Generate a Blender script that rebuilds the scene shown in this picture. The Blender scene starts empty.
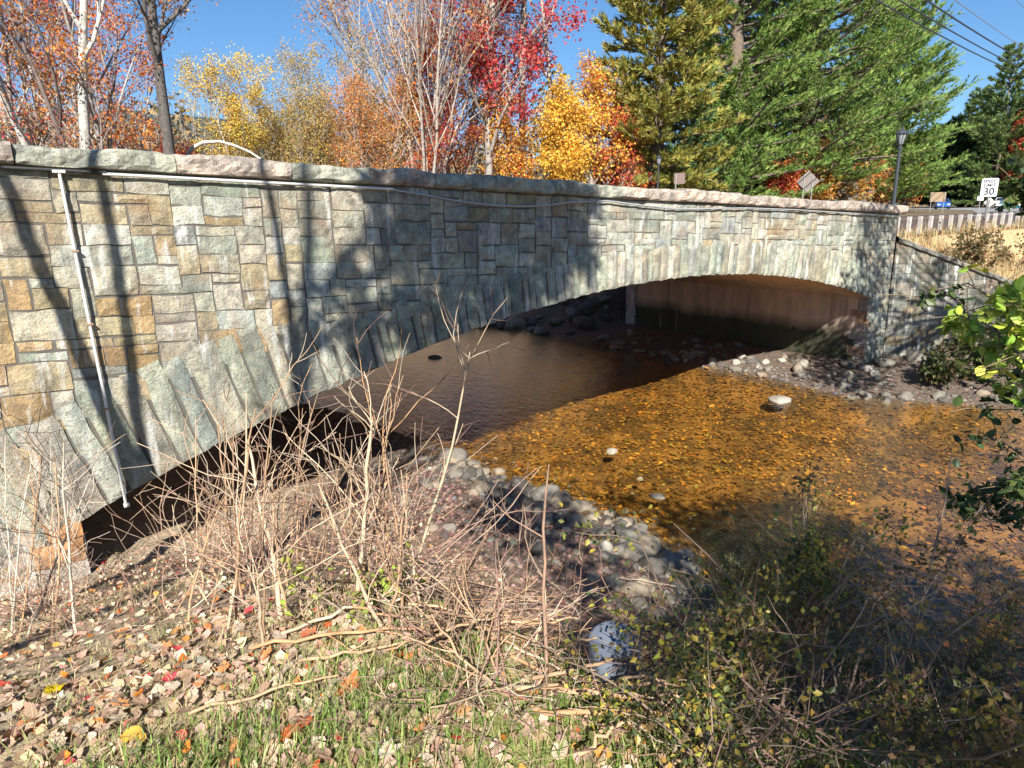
import bpy, math
import numpy as np
from mathutils import Matrix, Vector

SC = bpy.context.scene
COL = SC.collection
rng = np.random.default_rng(7)
PI = math.pi

# ------------------------------------------------------------------ camera
F = 680.0
CAM = np.array([0.0, -10.0, 5.0])


def cam_basis(pitch=14.4, roll=1.0, ang=54.0):
    p, a, r = (math.radians(v) for v in (pitch, ang, roll))
    fw = np.array([math.cos(a) * math.cos(p), math.sin(a) * math.cos(p), -math.sin(p)])
    R = np.array([math.sin(a), -math.cos(a), 0.0])
    U = np.cross(R, fw)
    return fw, math.cos(r) * R - math.sin(r) * U, math.cos(r) * U + math.sin(r) * R


FW, RT, UP = cam_basis()


def ray(px, py):
    return FW + RT * (px - 512) / F - UP * (py - 384) / F


def at(px, py, depth):
    """World point seen along a direction at a given forward distance."""
    return CAM + ray(px, py) * depth


def ground_at(px, depth):
    """Plan position (x, y) in a given bearing at a given distance."""
    d = ray(px, 209.0)
    h = np.array([d[0], d[1]])
    fh = np.array([FW[0], FW[1]])
    return CAM[:2] + h * depth / (h @ fh) * math.hypot(*fh)


cam_data = bpy.data.cameras.new('camera')
cam = bpy.data.objects.new('camera', cam_data)
COL.objects.link(cam)
cam_data.sensor_width = 36
cam_data.lens = F / 1024 * 36
cam_data.clip_end = 6000
cam_data.clip_start = 0.05
M = Matrix.Identity(4)
for i in range(3):
    M[i][0], M[i][1], M[i][2], M[i][3] = RT[i], UP[i], -FW[i], CAM[i]
cam.matrix_world = M
SC.camera = cam

# ------------------------------------------------------------------ light
SUN_TRAVEL = np.array([0.8, 1.1, -1.0])
SUN_TRAVEL = SUN_TRAVEL / np.linalg.norm(SUN_TRAVEL)
sun_data = bpy.data.lights.new('sun', 'SUN')
sun_data.energy = 5.0
sun_data.angle = math.radians(0.5)
sun_data.color = (1.0, 0.96, 0.90)
sun = bpy.data.objects.new('sun', sun_data)
COL.objects.link(sun)
sun.rotation_euler = Vector(SUN_TRAVEL).to_track_quat('-Z', 'Y').to_euler()
sun.location = (-20, -30, 40)

world = bpy.data.worlds.new('World')
SC.world = world
world.use_nodes = True
wn = world.node_tree
bg = wn.nodes['Background']
sky = wn.nodes.new('ShaderNodeTexSky')
sky.sky_type = 'NISHITA'
sky.sun_disc = False
toward = -SUN_TRAVEL
sky.sun_elevation = math.asin(toward[2])
sky.sun_rotation = math.atan2(toward[0], toward[1])
sky.altitude = 300
sky.air_density = 1.0
sky.dust_density = 0.1
sky.ozone_density = 2.5
tc = wn.nodes.new('ShaderNodeTexCoord')
va = wn.nodes.new('ShaderNodeVectorMath')
va.operation = 'ADD'
va.inputs[1].default_value = (0, 0, 0.07)
vn = wn.nodes.new('ShaderNodeVectorMath')
vn.operation = 'NORMALIZE'
wn.links.new(tc.outputs['Generated'], va.inputs[0])
wn.links.new(va.outputs[0], vn.inputs[0])
wn.links.new(vn.outputs[0], sky.inputs['Vector'])
hs = wn.nodes.new('ShaderNodeHueSaturation')
hs.inputs['Saturation'].default_value = 1.22
wn.links.new(sky.outputs['Color'], hs.inputs['Color'])
wn.links.new(hs.outputs[0], bg.inputs['Color'])
bg.inputs['Strength'].default_value = 0.074

vs = SC.view_settings
vs.view_transform = 'Standard'
vs.look = 'None'
vs.exposure = 1.08
vs.gamma = 1.0
vs.use_curve_mapping = False
SC.cycles.max_bounces = 8
SC.cycles.transparent_max_bounces = 12
SC.cycles.caustics_reflective = False
SC.cycles.caustics_refractive = False

# ------------------------------------------------------------------ noise


def _hash(ix, iy, iz, seed):
    h = (ix * 374761393 + iy * 668265263 + iz * 2147483647 + seed * 1274126177) & 0xFFFFFFFF
    h = ((h ^ (h >> 13)) * 1274126177) & 0xFFFFFFFF
    h = (h ^ (h >> 16)) & 0xFFFFFFFF
    return h / 4294967295.0


def vnoise(p, scale=1.0, seed=0, octaves=1):
    """Value noise, about -1..1, at points p (..., 3)."""
    p = np.asarray(p, float) * scale
    out = np.zeros(p.shape[:-1])
    amp, tot = 1.0, 0.0
    for o in range(octaves):
        i = np.floor(p).astype(np.int64)
        f = p - i
        f = f * f * (3 - 2 * f)
        v = 0
        for a in (0, 1):
            for b in (0, 1):
                for c in (0, 1):
                    w = (f[..., 0] if a else 1 - f[..., 0]) * (f[..., 1] if b else 1 - f[..., 1]) * (f[..., 2] if c else 1 - f[..., 2])
                    v = v + w * _hash(i[..., 0] + a, i[..., 1] + b, i[..., 2] + c, seed + o * 17)
        out += amp * (v * 2 - 1)
        tot += amp
        amp *= 0.5
        p = p * 2.03
    return out / tot


def noise2(x, y, scale=1.0, seed=0, octaves=1):
    x, y = np.broadcast_arrays(np.asarray(x, float), np.asarray(y, float))
    return vnoise(np.stack([x, y, np.zeros_like(x)], -1), scale, seed, octaves)


def sstep(a, b, x):
    t = np.clip((np.asarray(x, float) - a) / (b - a), 0, 1)
    return t * t * (3 - 2 * t)


def unit(v):
    v = np.asarray(v, float)
    return v / np.maximum(np.linalg.norm(v, axis=-1, keepdims=True), 1e-9)


# ------------------------------------------------------------------ mesh building
class Geo:
    def __init__(self):
        self.v, self.q, self.t, self.c, self.n = [], [], [], [], 0

    def add(self, v, quads=None, tris=None, col=None):
        v = np.asarray(v, float).reshape(-1, 3)
        if quads is not None and len(quads):
            self.q.append(np.asarray(quads, np.int64).reshape(-1, 4) + self.n)
        if tris is not None and len(tris):
            self.t.append(np.asarray(tris, np.int64).reshape(-1, 3) + self.n)
        c = np.ones((len(v), 3)) * (0.5 if col is None else np.asarray(col, float))
        self.v.append(v)
        self.c.append(c)
        self.n += len(v)
        return self

    def grid(self, P, col=None, flip=False):
        """P: (a, b, 3) array of points."""
        a, b = P.shape[:2]
        idx = np.arange(a * b).reshape(a, b)
        q = np.stack([idx[:-1, :-1], idx[1:, :-1], idx[1:, 1:], idx[:-1, 1:]], -1).reshape(-1, 4)
        if flip:
            q = q[:, ::-1]
        if col is not None:
            col = np.asarray(col, float)
            if col.ndim == 3:
                col = col.reshape(-1, 3)
        return self.add(P.reshape(-1, 3), quads=q, col=col)

    def box(self, c, s, rot=0.0, col=None, axes=None):
        x = np.array([[-1, -1, -1], [1, -1, -1], [1, 1, -1], [-1, 1, -1], [-1, -1, 1], [1, -1, 1], [1, 1, 1], [-1, 1, 1]]) * 0.5
        x = x * np.asarray(s, float)
        if axes is not None:
            x = x @ np.asarray(axes, float)
        elif rot:
            cr, sr = math.cos(rot), math.sin(rot)
            x = x @ np.array([[cr, sr, 0], [-sr, cr, 0], [0, 0, 1]])
        q = [[0, 3, 2, 1], [4, 5, 6, 7], [0, 1, 5, 4], [1, 2, 6, 5], [2, 3, 7, 6], [3, 0, 4, 7]]
        return self.add(x + np.asarray(c, float), quads=q, col=col)

    def tubes(self, branches, sides=5, col=None):
        """branches: list of (points (K,3), radii (K,)) ; col: colour or one per branch."""
        groups = {}
        for i, (p, r) in enumerate(branches):
            groups.setdefault(len(p), []).append(i)
        for K, ids in groups.items():
            P = np.stack([branches[i][0] for i in ids])
            R = np.stack([np.broadcast_to(branches[i][1], (K,)) for i in ids])
            B = len(ids)
            T = unit(np.gradient(P, axis=1))
            mt = unit(T.mean(1))
            ref = np.where((np.abs(mt[:, 2]) > 0.8)[:, None], np.array([[1.0, 0, 0]]), np.array([[0, 0, 1.0]]))
            n1 = unit(np.cross(T, ref[:, None, :]))
            n2 = np.cross(T, n1)
            a = np.arange(sides) / sides * 2 * PI
            V = P[:, :, None] + R[:, :, None, None] * (np.cos(a)[None, None, :, None] * n1[:, :, None] + np.sin(a)[None, None, :, None] * n2[:, :, None])
            idx = np.arange(B * K * sides).reshape(B, K, sides)
            nx = np.roll(idx, -1, axis=2)
            q = np.stack([idx[:, :-1], nx[:, :-1], nx[:, 1:], idx[:, 1:]], -1).reshape(-1, 4)
            c = None
            if col is not None:
                cc = np.asarray(col, float)
                if cc.ndim == 2:
                    c = np.repeat(cc[ids], K * sides, axis=0)
                else:
                    c = cc
            self.add(V.reshape(-1, 3), quads=q, col=c)
        return self

    def build(self, name, mat, parent=None, smooth=False):
        V = np.concatenate(self.v) if self.v else np.zeros((0, 3))
        C = np.concatenate(self.c)
        if parent is not None:
            o0 = parent
            V = V - np.array(TRUE_LOC[o0.name])
        q = np.concatenate(self.q) if self.q else np.zeros((0, 4), np.int64)
        t = np.concatenate(self.t) if self.t else np.zeros((0, 3), np.int64)
        me = bpy.data.meshes.new(name)
        me.vertices.add(len(V))
        me.vertices.foreach_set('co', V.astype(np.float32).ravel())
        nl = q.size + t.size
        me.loops.add(nl)
        me.loops.foreach_set('vertex_index', np.concatenate([q.ravel(), t.ravel()]).astype(np.int32))
        me.polygons.add(len(q) + len(t))
        starts = np.concatenate([np.arange(len(q)) * 4, q.size + np.arange(len(t)) * 3]).astype(np.int32)
        me.polygons.foreach_set('loop_start', starts)
        me.polygons.foreach_set('use_smooth', np.full(len(q) + len(t), bool(smooth)))
        me.update(calc_edges=True)
        att = me.color_attributes.new('Col', 'FLOAT_COLOR', 'POINT')
        att.data.foreach_set('color', np.concatenate([C, np.ones((len(C), 1))], 1).astype(np.float32).ravel())
        me.materials.append(mat)
        ob = bpy.data.objects.new(name, me)
        COL.objects.link(ob)
        TRUE_LOC[ob.name] = TRUE_LOC[parent.name] if parent is not None else (0, 0, 0)
        if parent is not None:
            ob.parent = parent
        return ob


TRUE_LOC = {}


def thing(name, label, cat, loc=(0, 0, 0), group=None):
    o = bpy.data.objects.new(name, None)
    COL.objects.link(o)
    o.empty_display_size = 0.2
    o.location = tuple(float(v) for v in loc)
    TRUE_LOC[o.name] = tuple(float(v) for v in loc)
    o['label'], o['category'] = label, cat
    if group:
        o['group'] = group
    return o


def tag(o, label, cat=None, group=None, kind=None):
    o['label'] = label
    if cat:
        o['category'] = cat
    if group:
        o['group'] = group
    if kind:
        o['kind'] = kind
    return o


def recentre(o, base):
    """Move a one-mesh thing's origin to its base."""
    b = Vector([float(v) for v in base])
    o.data.transform(Matrix.Translation(-b))
    o.location = b
    TRUE_LOC[o.name] = tuple(b)
    return o


# ------------------------------------------------------------------ materials
def new_mat(name):
    m = bpy.data.materials.new(name)
    m.use_nodes = True
    nt = m.node_tree
    for n in list(nt.nodes):
        nt.nodes.remove(n)
    out = nt.nodes.new('ShaderNodeOutputMaterial')
    return m, nt, out


def N(nt, t, **kw):
    n = nt.nodes.new(t)
    for k, v in kw.items():
        if k in n.inputs.keys():
            n.inputs[k].default_value = v
        else:
            setattr(n, k, v)
    return n


def noise_node(nt, vec, scale, detail=4, rough=0.55):
    n = N(nt, 'ShaderNodeTexNoise', Scale=scale, Detail=detail, Roughness=rough)
    nt.links.new(vec, n.inputs['Vector'])
    return n.outputs['Fac']


def ramp(nt, fac, stops):
    r = nt.nodes.new('ShaderNodeValToRGB')
    e = r.color_ramp.elements
    e[0].position, e[0].color = stops[0][0], (*stops[0][1], 1)
    e[1].position, e[1].color = stops[-1][0], (*stops[-1][1], 1)
    for p, c in stops[1:-1]:
        k = e.new(p)
        k.color = (*c, 1)
    nt.links.new(fac, r.inputs[0])
    return r.outputs[0]


def mixc(nt, fac, a, b, blend='MIX'):
    m = N(nt, 'ShaderNodeMix', data_type='RGBA', blend_type=blend)
    for s, v in ((0, fac), (6, a), (7, b)):
        if hasattr(v, 'is_linked') or hasattr(v, 'node'):
            nt.links.new(v, m.inputs[s])
        elif isinstance(v, (int, float)):
            m.inputs[s].default_value = v
        else:
            m.inputs[s].default_value = (*v, 1)
    return m.outputs[2]


def coords(nt, scale=(1, 1, 1)):
    g = nt.nodes.new('ShaderNodeNewGeometry')
    mp = N(nt, 'ShaderNodeMapping')
    mp.inputs['Scale'].default_value = scale
    nt.links.new(g.outputs['Position'], mp.inputs['Vector'])
    return mp.outputs[0]


def attr_col(nt):
    a = N(nt, 'ShaderNodeAttribute', attribute_name='Col')
    return a.outputs['Color']


def surf_mat(name, rough=0.85, bump=0.0, bump_scale=30.0, vary=0.25, vary_scale=6.0, color=None, spec=0.3, metal=0.0, bump_dist=0.02):
    m, nt, out = new_mat(name)
    b = N(nt, 'ShaderNodeBsdfPrincipled', Roughness=rough, Metallic=metal)
    b.inputs['Specular IOR Level'].default_value = spec
    base = attr_col(nt) if color is None else None
    v = coords(nt)
    n = noise_node(nt, v, vary_scale, 5)
    r = ramp(nt, n, [(0.25, (1 - vary,) * 3), (0.75, (1 + vary,) * 3)])
    c = mixc(nt, 1.0, base if base is not None else color, r, 'MULTIPLY')
    nt.links.new(c, b.inputs['Base Color'])
    if bump:
        bn = noise_node(nt, v, bump_scale, 6, 0.65)
        bp = N(nt, 'ShaderNodeBump', Strength=bump, Distance=bump_dist)
        nt.links.new(bn, bp.inputs['Height'])
        nt.links.new(bp.outputs[0], b.inputs['Normal'])
    nt.links.new(b.outputs[0], out.inputs[0])
    return m


def leaf_mat(name, trans=0.35, rough=0.6, spec=0.25):
    m, nt, out = new_mat(name)
    b = N(nt, 'ShaderNodeBsdfPrincipled', Roughness=rough)
    b.inputs['Specular IOR Level'].default_value = spec
    c = attr_col(nt)
    nt.links.new(c, b.inputs['Base Color'])
    t = N(nt, 'ShaderNodeBsdfTranslucent')
    nt.links.new(c, t.inputs['Color'])
    mx = N(nt, 'ShaderNodeMixShader')
    mx.inputs[0].default_value = trans
    nt.links.new(b.outputs[0], mx.inputs[1])
    nt.links.new(t.outputs[0], mx.inputs[2])
    nt.links.new(mx.outputs[0], out.inputs[0])
    return m


def stone_mat(name, streak=1.0, rust=0.5, bump=0.6):
    m, nt, out = new_mat(name)
    b = N(nt, 'ShaderNodeBsdfPrincipled', Roughness=0.88)
    b.inputs['Specular IOR Level'].default_value = 0.2
    v = coords(nt)
    base = attr_col(nt)
    n1 = noise_node(nt, v, 5.0, 6, 0.65)
    c = mixc(nt, 1.0, base, ramp(nt, n1, [(0.28, (0.55, 0.56, 0.58)), (0.5, (1, 1, 1)), (0.74, (1.38, 1.35, 1.28))]), 'MULTIPLY')
    n6 = noise_node(nt, v, 2.4, 6, 0.7)
    c = mixc(nt, 1.0, c, ramp(nt, n6, [(0.3, (0.52, 0.54, 0.57)), (0.5, (1, 1, 1)), (0.7, (1.38, 1.32, 1.22))]), 'MULTIPLY')
    n7 = noise_node(nt, v, 11.0, 6, 0.72)
    c = mixc(nt, ramp(nt, n7, [(0.54, (0, 0, 0)), (0.64, (.6, .6, .6))]), c, (0.15, 0.145, 0.125))
    n8 = noise_node(nt, v, 8.0, 7, 0.75)
    c = mixc(nt, ramp(nt, n8, [(0.60, (0, 0, 0)), (0.68, (.55, .55, .55))]), c, (0.54, 0.52, 0.44))
    # rust stains
    n2 = noise_node(nt, v, 1.7, 5, 0.6)
    rf = ramp(nt, n2, [(0.50, (0, 0, 0)), (0.70, (rust, rust, rust))])
    c = mixc(nt, rf, c, (0.33, 0.19, 0.085))
    # speckle of the granite
    n3 = noise_node(nt, v, 55.0, 3, 0.7)
    c = mixc(nt, 1.0, c, ramp(nt, n3, [(0.3, (0.72, 0.72, 0.72)), (0.7, (1.22, 1.22, 1.2))]), 'MULTIPLY')
    # pale lime runs down the face
    vs_ = coords(nt, (7.0, 7.0, 0.8))
    n4 = noise_node(nt, vs_, 1.0, 4, 0.55)
    sf = ramp(nt, n4, [(0.57, (0, 0, 0)), (0.68, (0.8 * streak,) * 3)])
    c = mixc(nt, sf, c, (0.60, 0.59, 0.54))
    # dark weathering runs
    n5 = noise_node(nt, coords(nt, (4.0, 4.0, 0.5)), 1.0, 4, 0.6)
    df = ramp(nt, n5, [(0.55, (0, 0, 0)), (0.72, (0.62, 0.62, 0.62))])
    c = mixc(nt, df, c, (0.12, 0.12, 0.11))
    nt.links.new(c, b.inputs['Base Color'])
    bn = noise_node(nt, v, 26.0, 8, 0.7)
    bp = N(nt, 'ShaderNodeBump', Strength=min(1.0, bump * 1.4), Distance=0.04)
    nt.links.new(bn, bp.inputs['Height'])
    nt.links.new(bp.outputs[0], b.inputs['Normal'])
    nt.links.new(b.outputs[0], out.inputs[0])
    return m


MAT = {
    'stone': stone_mat('face_stone', 1.0, 0.55),
    'ring': stone_mat('ring_stone', 1.0, 0.25, 0.9),
    'cap': stone_mat('cap_stone', 0.35, 0.12, 0.8),
    'mortar': surf_mat('mortar', 0.95, 0.5, 30, 0.3, 4),
    'ground': surf_mat('earth', 0.95, 0.8, 22, 0.35, 7, bump_dist=0.04),
    'rock': surf_mat('river_rock', 0.75, 0.5, 18, 0.3, 9, spec=0.35),
    'bark': surf_mat('bark', 0.9, 0.8, 28, 0.45, 9),
    'twig': surf_mat('dead_twig', 0.8, 0.2, 40, 0.3, 14),
    'leaf': leaf_mat('autumn_leaf'),
    'green': leaf_mat('green_leaf', 0.3, 0.45, 0.4),
    'litter': leaf_mat('fallen_leaf', 0.12, 0.75, 0.2),
    'grass': leaf_mat('grass_blade', 0.3, 0.6),
    'needle': leaf_mat('pine_needles', 0.25, 0.55, 0.25),
    'asphalt': surf_mat('asphalt', 0.9, 0.3, 60, 0.2, 3, spec=0.3),
    'galv': surf_mat('galvanised_pipe', 0.35, 0.05, 40, 0.1, 8, spec=0.6, metal=0.15),
    'paint': surf_mat('painted_metal', 0.45, 0.0, 20, 0.08, 3, spec=0.5),
    'black': surf_mat('black_rubber', 0.5, 0.0, 20, 0.1, 3, spec=0.5),
    'carpaint': surf_mat('car_paint', 0.2, 0.0, 20, 0.04, 2, spec=0.6),
    'glass': surf_mat('dark_glass', 0.08, 0.0, 20, 0.02, 2, spec=0.8),
}

# concrete inside the arch, damp and mossy near the water line
m, nt, out = new_mat('damp_concrete')
b = N(nt, 'ShaderNodeBsdfPrincipled', Roughness=0.9)
v = coords(nt)
sep = N(nt, 'ShaderNodeSeparateXYZ')
nt.links.new(v, sep.inputs[0])
nz = noise_node(nt, v, 0.9, 5)
ma = N(nt, 'ShaderNodeMath', operation='MULTIPLY_ADD')
ma.inputs[1].default_value = 0.5
nt.links.new(nz, ma.inputs[0])
nt.links.new(sep.outputs['Z'], ma.inputs[2])
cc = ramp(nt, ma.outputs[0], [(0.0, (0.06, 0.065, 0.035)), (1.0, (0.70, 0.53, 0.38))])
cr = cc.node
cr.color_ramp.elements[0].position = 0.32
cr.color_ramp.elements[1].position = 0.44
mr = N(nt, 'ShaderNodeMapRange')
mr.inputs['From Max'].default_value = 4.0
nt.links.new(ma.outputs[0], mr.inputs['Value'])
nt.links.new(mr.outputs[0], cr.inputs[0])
n2 = noise_node(nt, coords(nt, (1, 1.0, 0.35)), 2.5, 6)
c2 = mixc(nt, 1.0, cc, ramp(nt, n2, [(0.3, (0.72, 0.7, 0.7)), (0.7, (1.15, 1.15, 1.15))]), 'MULTIPLY')
nt.links.new(c2, b.inputs['Base Color'])
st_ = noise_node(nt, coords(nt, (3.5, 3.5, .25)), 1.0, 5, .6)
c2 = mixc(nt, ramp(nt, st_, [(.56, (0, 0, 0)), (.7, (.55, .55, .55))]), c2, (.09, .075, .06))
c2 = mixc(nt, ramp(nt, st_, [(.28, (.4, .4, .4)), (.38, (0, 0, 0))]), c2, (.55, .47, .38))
nt.links.new(c2, b.inputs['Base Color'])
bp = N(nt, 'ShaderNodeBump', Strength=0.3, Distance=0.02)
nt.links.new(noise_node(nt, v, 20, 6), bp.inputs['Height'])
nt.links.new(bp.outputs[0], b.inputs['Normal'])
nt.links.new(b.outputs[0], out.inputs[0])
MAT['concrete'] = m

# river water: clear tea-brown, gently rippled
m, nt, out = new_mat('river_water')
v = coords(nt, (1.0, 0.55, 1.0))
w1 = noise_node(nt, v, 5.0, 3, 0.6)
w2 = noise_node(nt, v, 16.0, 3, 0.6)
ad = N(nt, 'ShaderNodeMath', operation='MULTIPLY_ADD')
ad.inputs[1].default_value = 0.35
nt.links.new(w2, ad.inputs[0])
nt.links.new(w1, ad.inputs[2])
bp = N(nt, 'ShaderNodeBump', Strength=0.35, Distance=0.06)
nt.links.new(ad.outputs[0], bp.inputs['Height'])
lw = N(nt, 'ShaderNodeLayerWeight', Blend=0.5)
nt.links.new(bp.outputs[0], lw.inputs['Normal'])
pw = N(nt, 'ShaderNodeMath', operation='POWER')
pw.inputs[1].default_value = 4.6
nt.links.new(lw.outputs['Facing'], pw.inputs[0])
fr = N(nt, 'ShaderNodeMath', operation='MULTIPLY_ADD')
fr.inputs[1].default_value = 0.95
fr.inputs[2].default_value = 0.025
nt.links.new(pw.outputs[0], fr.inputs[0])
tr = N(nt, 'ShaderNodeBsdfTransparent', Color=(0.95, 0.87, 0.68, 1))
gl = N(nt, 'ShaderNodeBsdfGlossy', Roughness=0.04, Color=(0.95, 0.97, 1.0, 1))
nt.links.new(bp.outputs[0], gl.inputs['Normal'])
mx = N(nt, 'ShaderNodeMixShader')
nt.links.new(fr.outputs[0], mx.inputs[0])
nt.links.new(tr.outputs[0], mx.inputs[1])
nt.links.new(gl.outputs[0], mx.inputs[2])
nt.links.new(mx.outputs[0], out.inputs[0])
MAT['water'] = m

# ------------------------------------------------------------------ bridge curves and terrain


def ztop(x):
    return 5.85 - 0.043 * np.asarray(x, float)


def deck(x):
    return ztop(np.minimum(x, 21.6)) - 0.98 + 0.0 * np.asarray(x)


AX0, AX1 = 0.24, 20.5
BW = 10.0


def intr(x):
    return 3.48 - 0.0169 * (np.asarray(x, float) - 12.0) ** 2


def ring_t(x):
    return np.interp(x, [0, 2.9, 4.2, 8, 12, 16, 19, 21], [1.40, 1.38, 0.86, 0.78, 0.72, 0.74, 0.92, 1.0])


def water_left(y):
    return np.interp(y, [-40, -12, -7, -5, -3, 0, 3, 10, 14, 18, 22, 30, 60], [11, 9.3, 7.4, 6.9, 7.5, 6.9, 6.8, 5.5, 3, -3, -10, -24, -75])


def water_right(y):
    return np.interp(y, [-40, -12, -6, -3, -1.5, 2.5, 9, 12, 15, 18, 22, 30, 60], [25, 23, 20.8, 18.9, 17.6, 17.7, 17.2, 17.8, 17.0, 13, 6, -6, -58])


def wing_y(x):
    return -0.5 * (x - 21.4)


def wing_top(x):
    return 4.06 - 0.385 * (x - 21.4)


def road_mid(x):
    x = np.asarray(x, float)
    return 5.0 + 3.4e-5 * np.clip(x - 24, 0, 130) ** 3 + 1.7 * np.clip(x - 154, 0, None)


def road_half(x):
    return 4.4 + 4.5 * sstep(45, 85, x)


def terrain(x, y):
    x, y = np.broadcast_arrays(np.asarray(x, float), np.asarray(y, float))
    wl, wr = water_left(y), water_right(y)
    # river bed
    mid = (x - wl) / np.maximum(wr - wl, 0.1)
    bed = -0.42 * np.clip(np.minimum(mid, 1 - mid) * 7, -1, 1)
    # left bank, downstream of the bridge (camera's side)
    dl = wl - x
    beach = np.clip(0.10 * dl, -0.4, 0.5)
    zp = np.interp(y, [-16, -10, -7.4, -6, -3.5, -1.2, -0.2, 0.5], [3.9, 3.42, 3.28, 2.75, 1.65, 0.75, 0.4, 0.35])
    edge = np.interp(y, [-16, -10, -8, -6, -3, 0], [2.4, 2.1, 1.3, 1.0, 0.9, 0.8])
    k = 1 - sstep(0, 1, (x - edge) / 3.0)
    kk = 1 - sstep(edge, edge + 0.55, x)
    left_dn = beach + (zp - beach) * np.clip(0.72 * k + 0.28 * kk, 0, 1)
    # left bank upstream
    left_up = np.clip(0.1 * dl, -0.4, 0.3) + 3.9 * sstep(0.5, 6.0, dl)
    left = np.where(y < 10, left_dn, left_dn + (left_up - left_dn) * sstep(10, 11.5, y))
    left = np.where((y > 0.5) & (y < 10.2) & (x > 0.1), np.clip(0.045 * dl, -0.4, 0.34), left)
    # right bank
    dr = x - wr
    right_dn = np.clip(0.10 * dr, -0.4, 0.35) + 2.2 * sstep(4.5, 14, dr)
    wt = wing_top(np.clip(x, 21.4, 31))
    gap = y - wing_y(x)
    upper = np.minimum(wt - 0.12 + 0.55 * np.clip(gap, 0, 40), 3.93)
    right_dn = np.where((x > 21.3) & (gap > 0.22), np.maximum(right_dn, upper), right_dn)
    right_dn = right_dn + np.where(x > 31, 1.6 * sstep(31, 38, x) * sstep(-30, -8, y), 0)
    right_dn = np.minimum(right_dn, 3.93)
    right_up = np.clip(0.12 * dr, -0.4, 0.3) + 3.7 * sstep(0.3, 6.5, dr)
    right = np.where(y < 10, right_dn, right_dn + (right_up - right_dn) * sstep(10, 11.5, y))
    right = np.where((y > -0.1) & (y < 10.2) & (x < 20.7), np.clip(0.10 * dr, -0.4, 0.32), right)
    h = np.where(x < wl, left, np.where(x > wr, right, bed))
    far = np.hypot(x - 10, y)
    h = np.where((y > 30) & (far > 60), np.maximum(h, 3.9), h)
    # road embankment either side of the bridge
    ry = np.abs(y - road_mid(x))
    half = road_half(x) + 0.5
    emb = deck(x) - 0.03
    onroad = (x > 21.7) | (x < -0.6)
    h = np.where(onroad & (ry < half), emb, h)
    sh = np.where(x < 0, 1 - sstep(half, half + 4, ry), 0) * (y > 5)
    h = h + (emb - h) * sh * onroad
    rough = 0.05 * noise2(x, y, 1.3, 3, 3) + 0.02 * noise2(x, y, 6, 5, 2)
    rough = np.where(onroad & (ry < half + 0.4), 0, rough)
    rough = np.where((x > wl + 0.3) & (x < wr - 0.3) & (far < 60), rough * 1.3, rough)
    return h + rough


def hit(px, py, off=0.0):
    """Where a line of sight meets the ground."""
    d = ray(px, py)
    t = np.linspace(0.8, 60, 6000)
    P = CAM + t[:, None] * d
    g = terrain(P[:, 0], P[:, 1]) + off
    k = int(np.argmax(P[:, 2] < g))
    return np.array([P[k, 0], P[k, 1], float(g[k])]), float(t[k])


def axis(parts):
    out = []
    for a, b_, s in parts:
        out.append(np.arange(a, b_, s))
    return np.concatenate(out + [[parts[-1][1]]])


gx = axis([(-2400, -400, 400), (-400, -60, 34), (-60, -10, 5), (-10, -2, 0.5), (-2, 8, 0.11), (8, 26, 0.2), (26, 50, 0.8), (50, 160, 8), (160, 500, 40), (500, 2600, 300)])
gy = axis([(-2400, -300, 300), (-300, -40, 26), (-40, -13, 1.5), (-13, -9.8, 0.3), (-9.8, 0.6, 0.12), (0.6, 18, 0.25), (18, 60, 1.5), (60, 300, 16), (300, 3000, 300)])
X, Y = np.meshgrid(gx, gy, indexing='ij')
Z = terrain(X, Y)
c_soil = np.array([0.42, 0.315, 0.20])
c_green = np.array([0.26, 0.27, 0.09])
c_beach = np.array([0.135, 0.098, 0.072])
c_bed = np.array([0.30, 0.16, 0.042])
c_straw = np.array([0.42, 0.31, 0.16])
c_sand = np.array([0.36, 0.285, 0.19])


def lerp(a, b_, t):
    return a + (b_ - a) * np.asarray(t)[..., None]


nb = noise2(X, Y, 0.9, 11, 3)
C = np.broadcast_to(c_soil, X.shape + (3,)).copy()
C = lerp(C, c_green, sstep(-0.25, 0.35, nb) * sstep(-6.8, -8.2, Y) * sstep(2.2, 1.2, X))
C = lerp(C, np.array([.19, .13, .085]), sstep(-7.2, -5.8, Y) * sstep(.2, 1.2, X + .12 * (Y + 7)))
wl, wr = water_left(Y), water_right(Y)
C = lerp(C, c_beach, sstep(3.2, 2.2, wl - X) * (X < wl + 0.4) * (Y < 12))
C = lerp(C, c_sand, sstep(-1.2, -0.2, Y) * sstep(4.2, 2.8, X) * (Y < 10) * (X > -0.2))
C = lerp(C, c_beach, (X > wr - 0.5) * (X < 22) * (Y < 14) * (Y > -9) * 1.0)
bed = (X > wl + 0.3) & (X < wr - 0.3)
bn = sstep(-0.5, 0.5, noise2(X, Y, 2.2, 21, 4))
C = np.where(bed[..., None], lerp(np.broadcast_to(np.array([0.10, 0.06, 0.022]), C.shape), c_bed * 1.15, bn), C)
straw = (X > 21.4) & (Y > wing_y(X) - 0.2) & (Z > 1.5) & (X < 80) & (Y < 2)
C = np.where(straw[..., None], c_straw, C)
far = (np.hypot(X, Y) > 45)
C = np.where((far & ~bed)[..., None], np.array([0.16, 0.12, 0.07]), C)
g = Geo().grid(np.stack([X, Y, Z], -1), C)
ground = g.build('ground', MAT['ground'], smooth=True)
tag(ground, 'leaf strewn earth bank and stony river bed', kind='structure')

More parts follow.
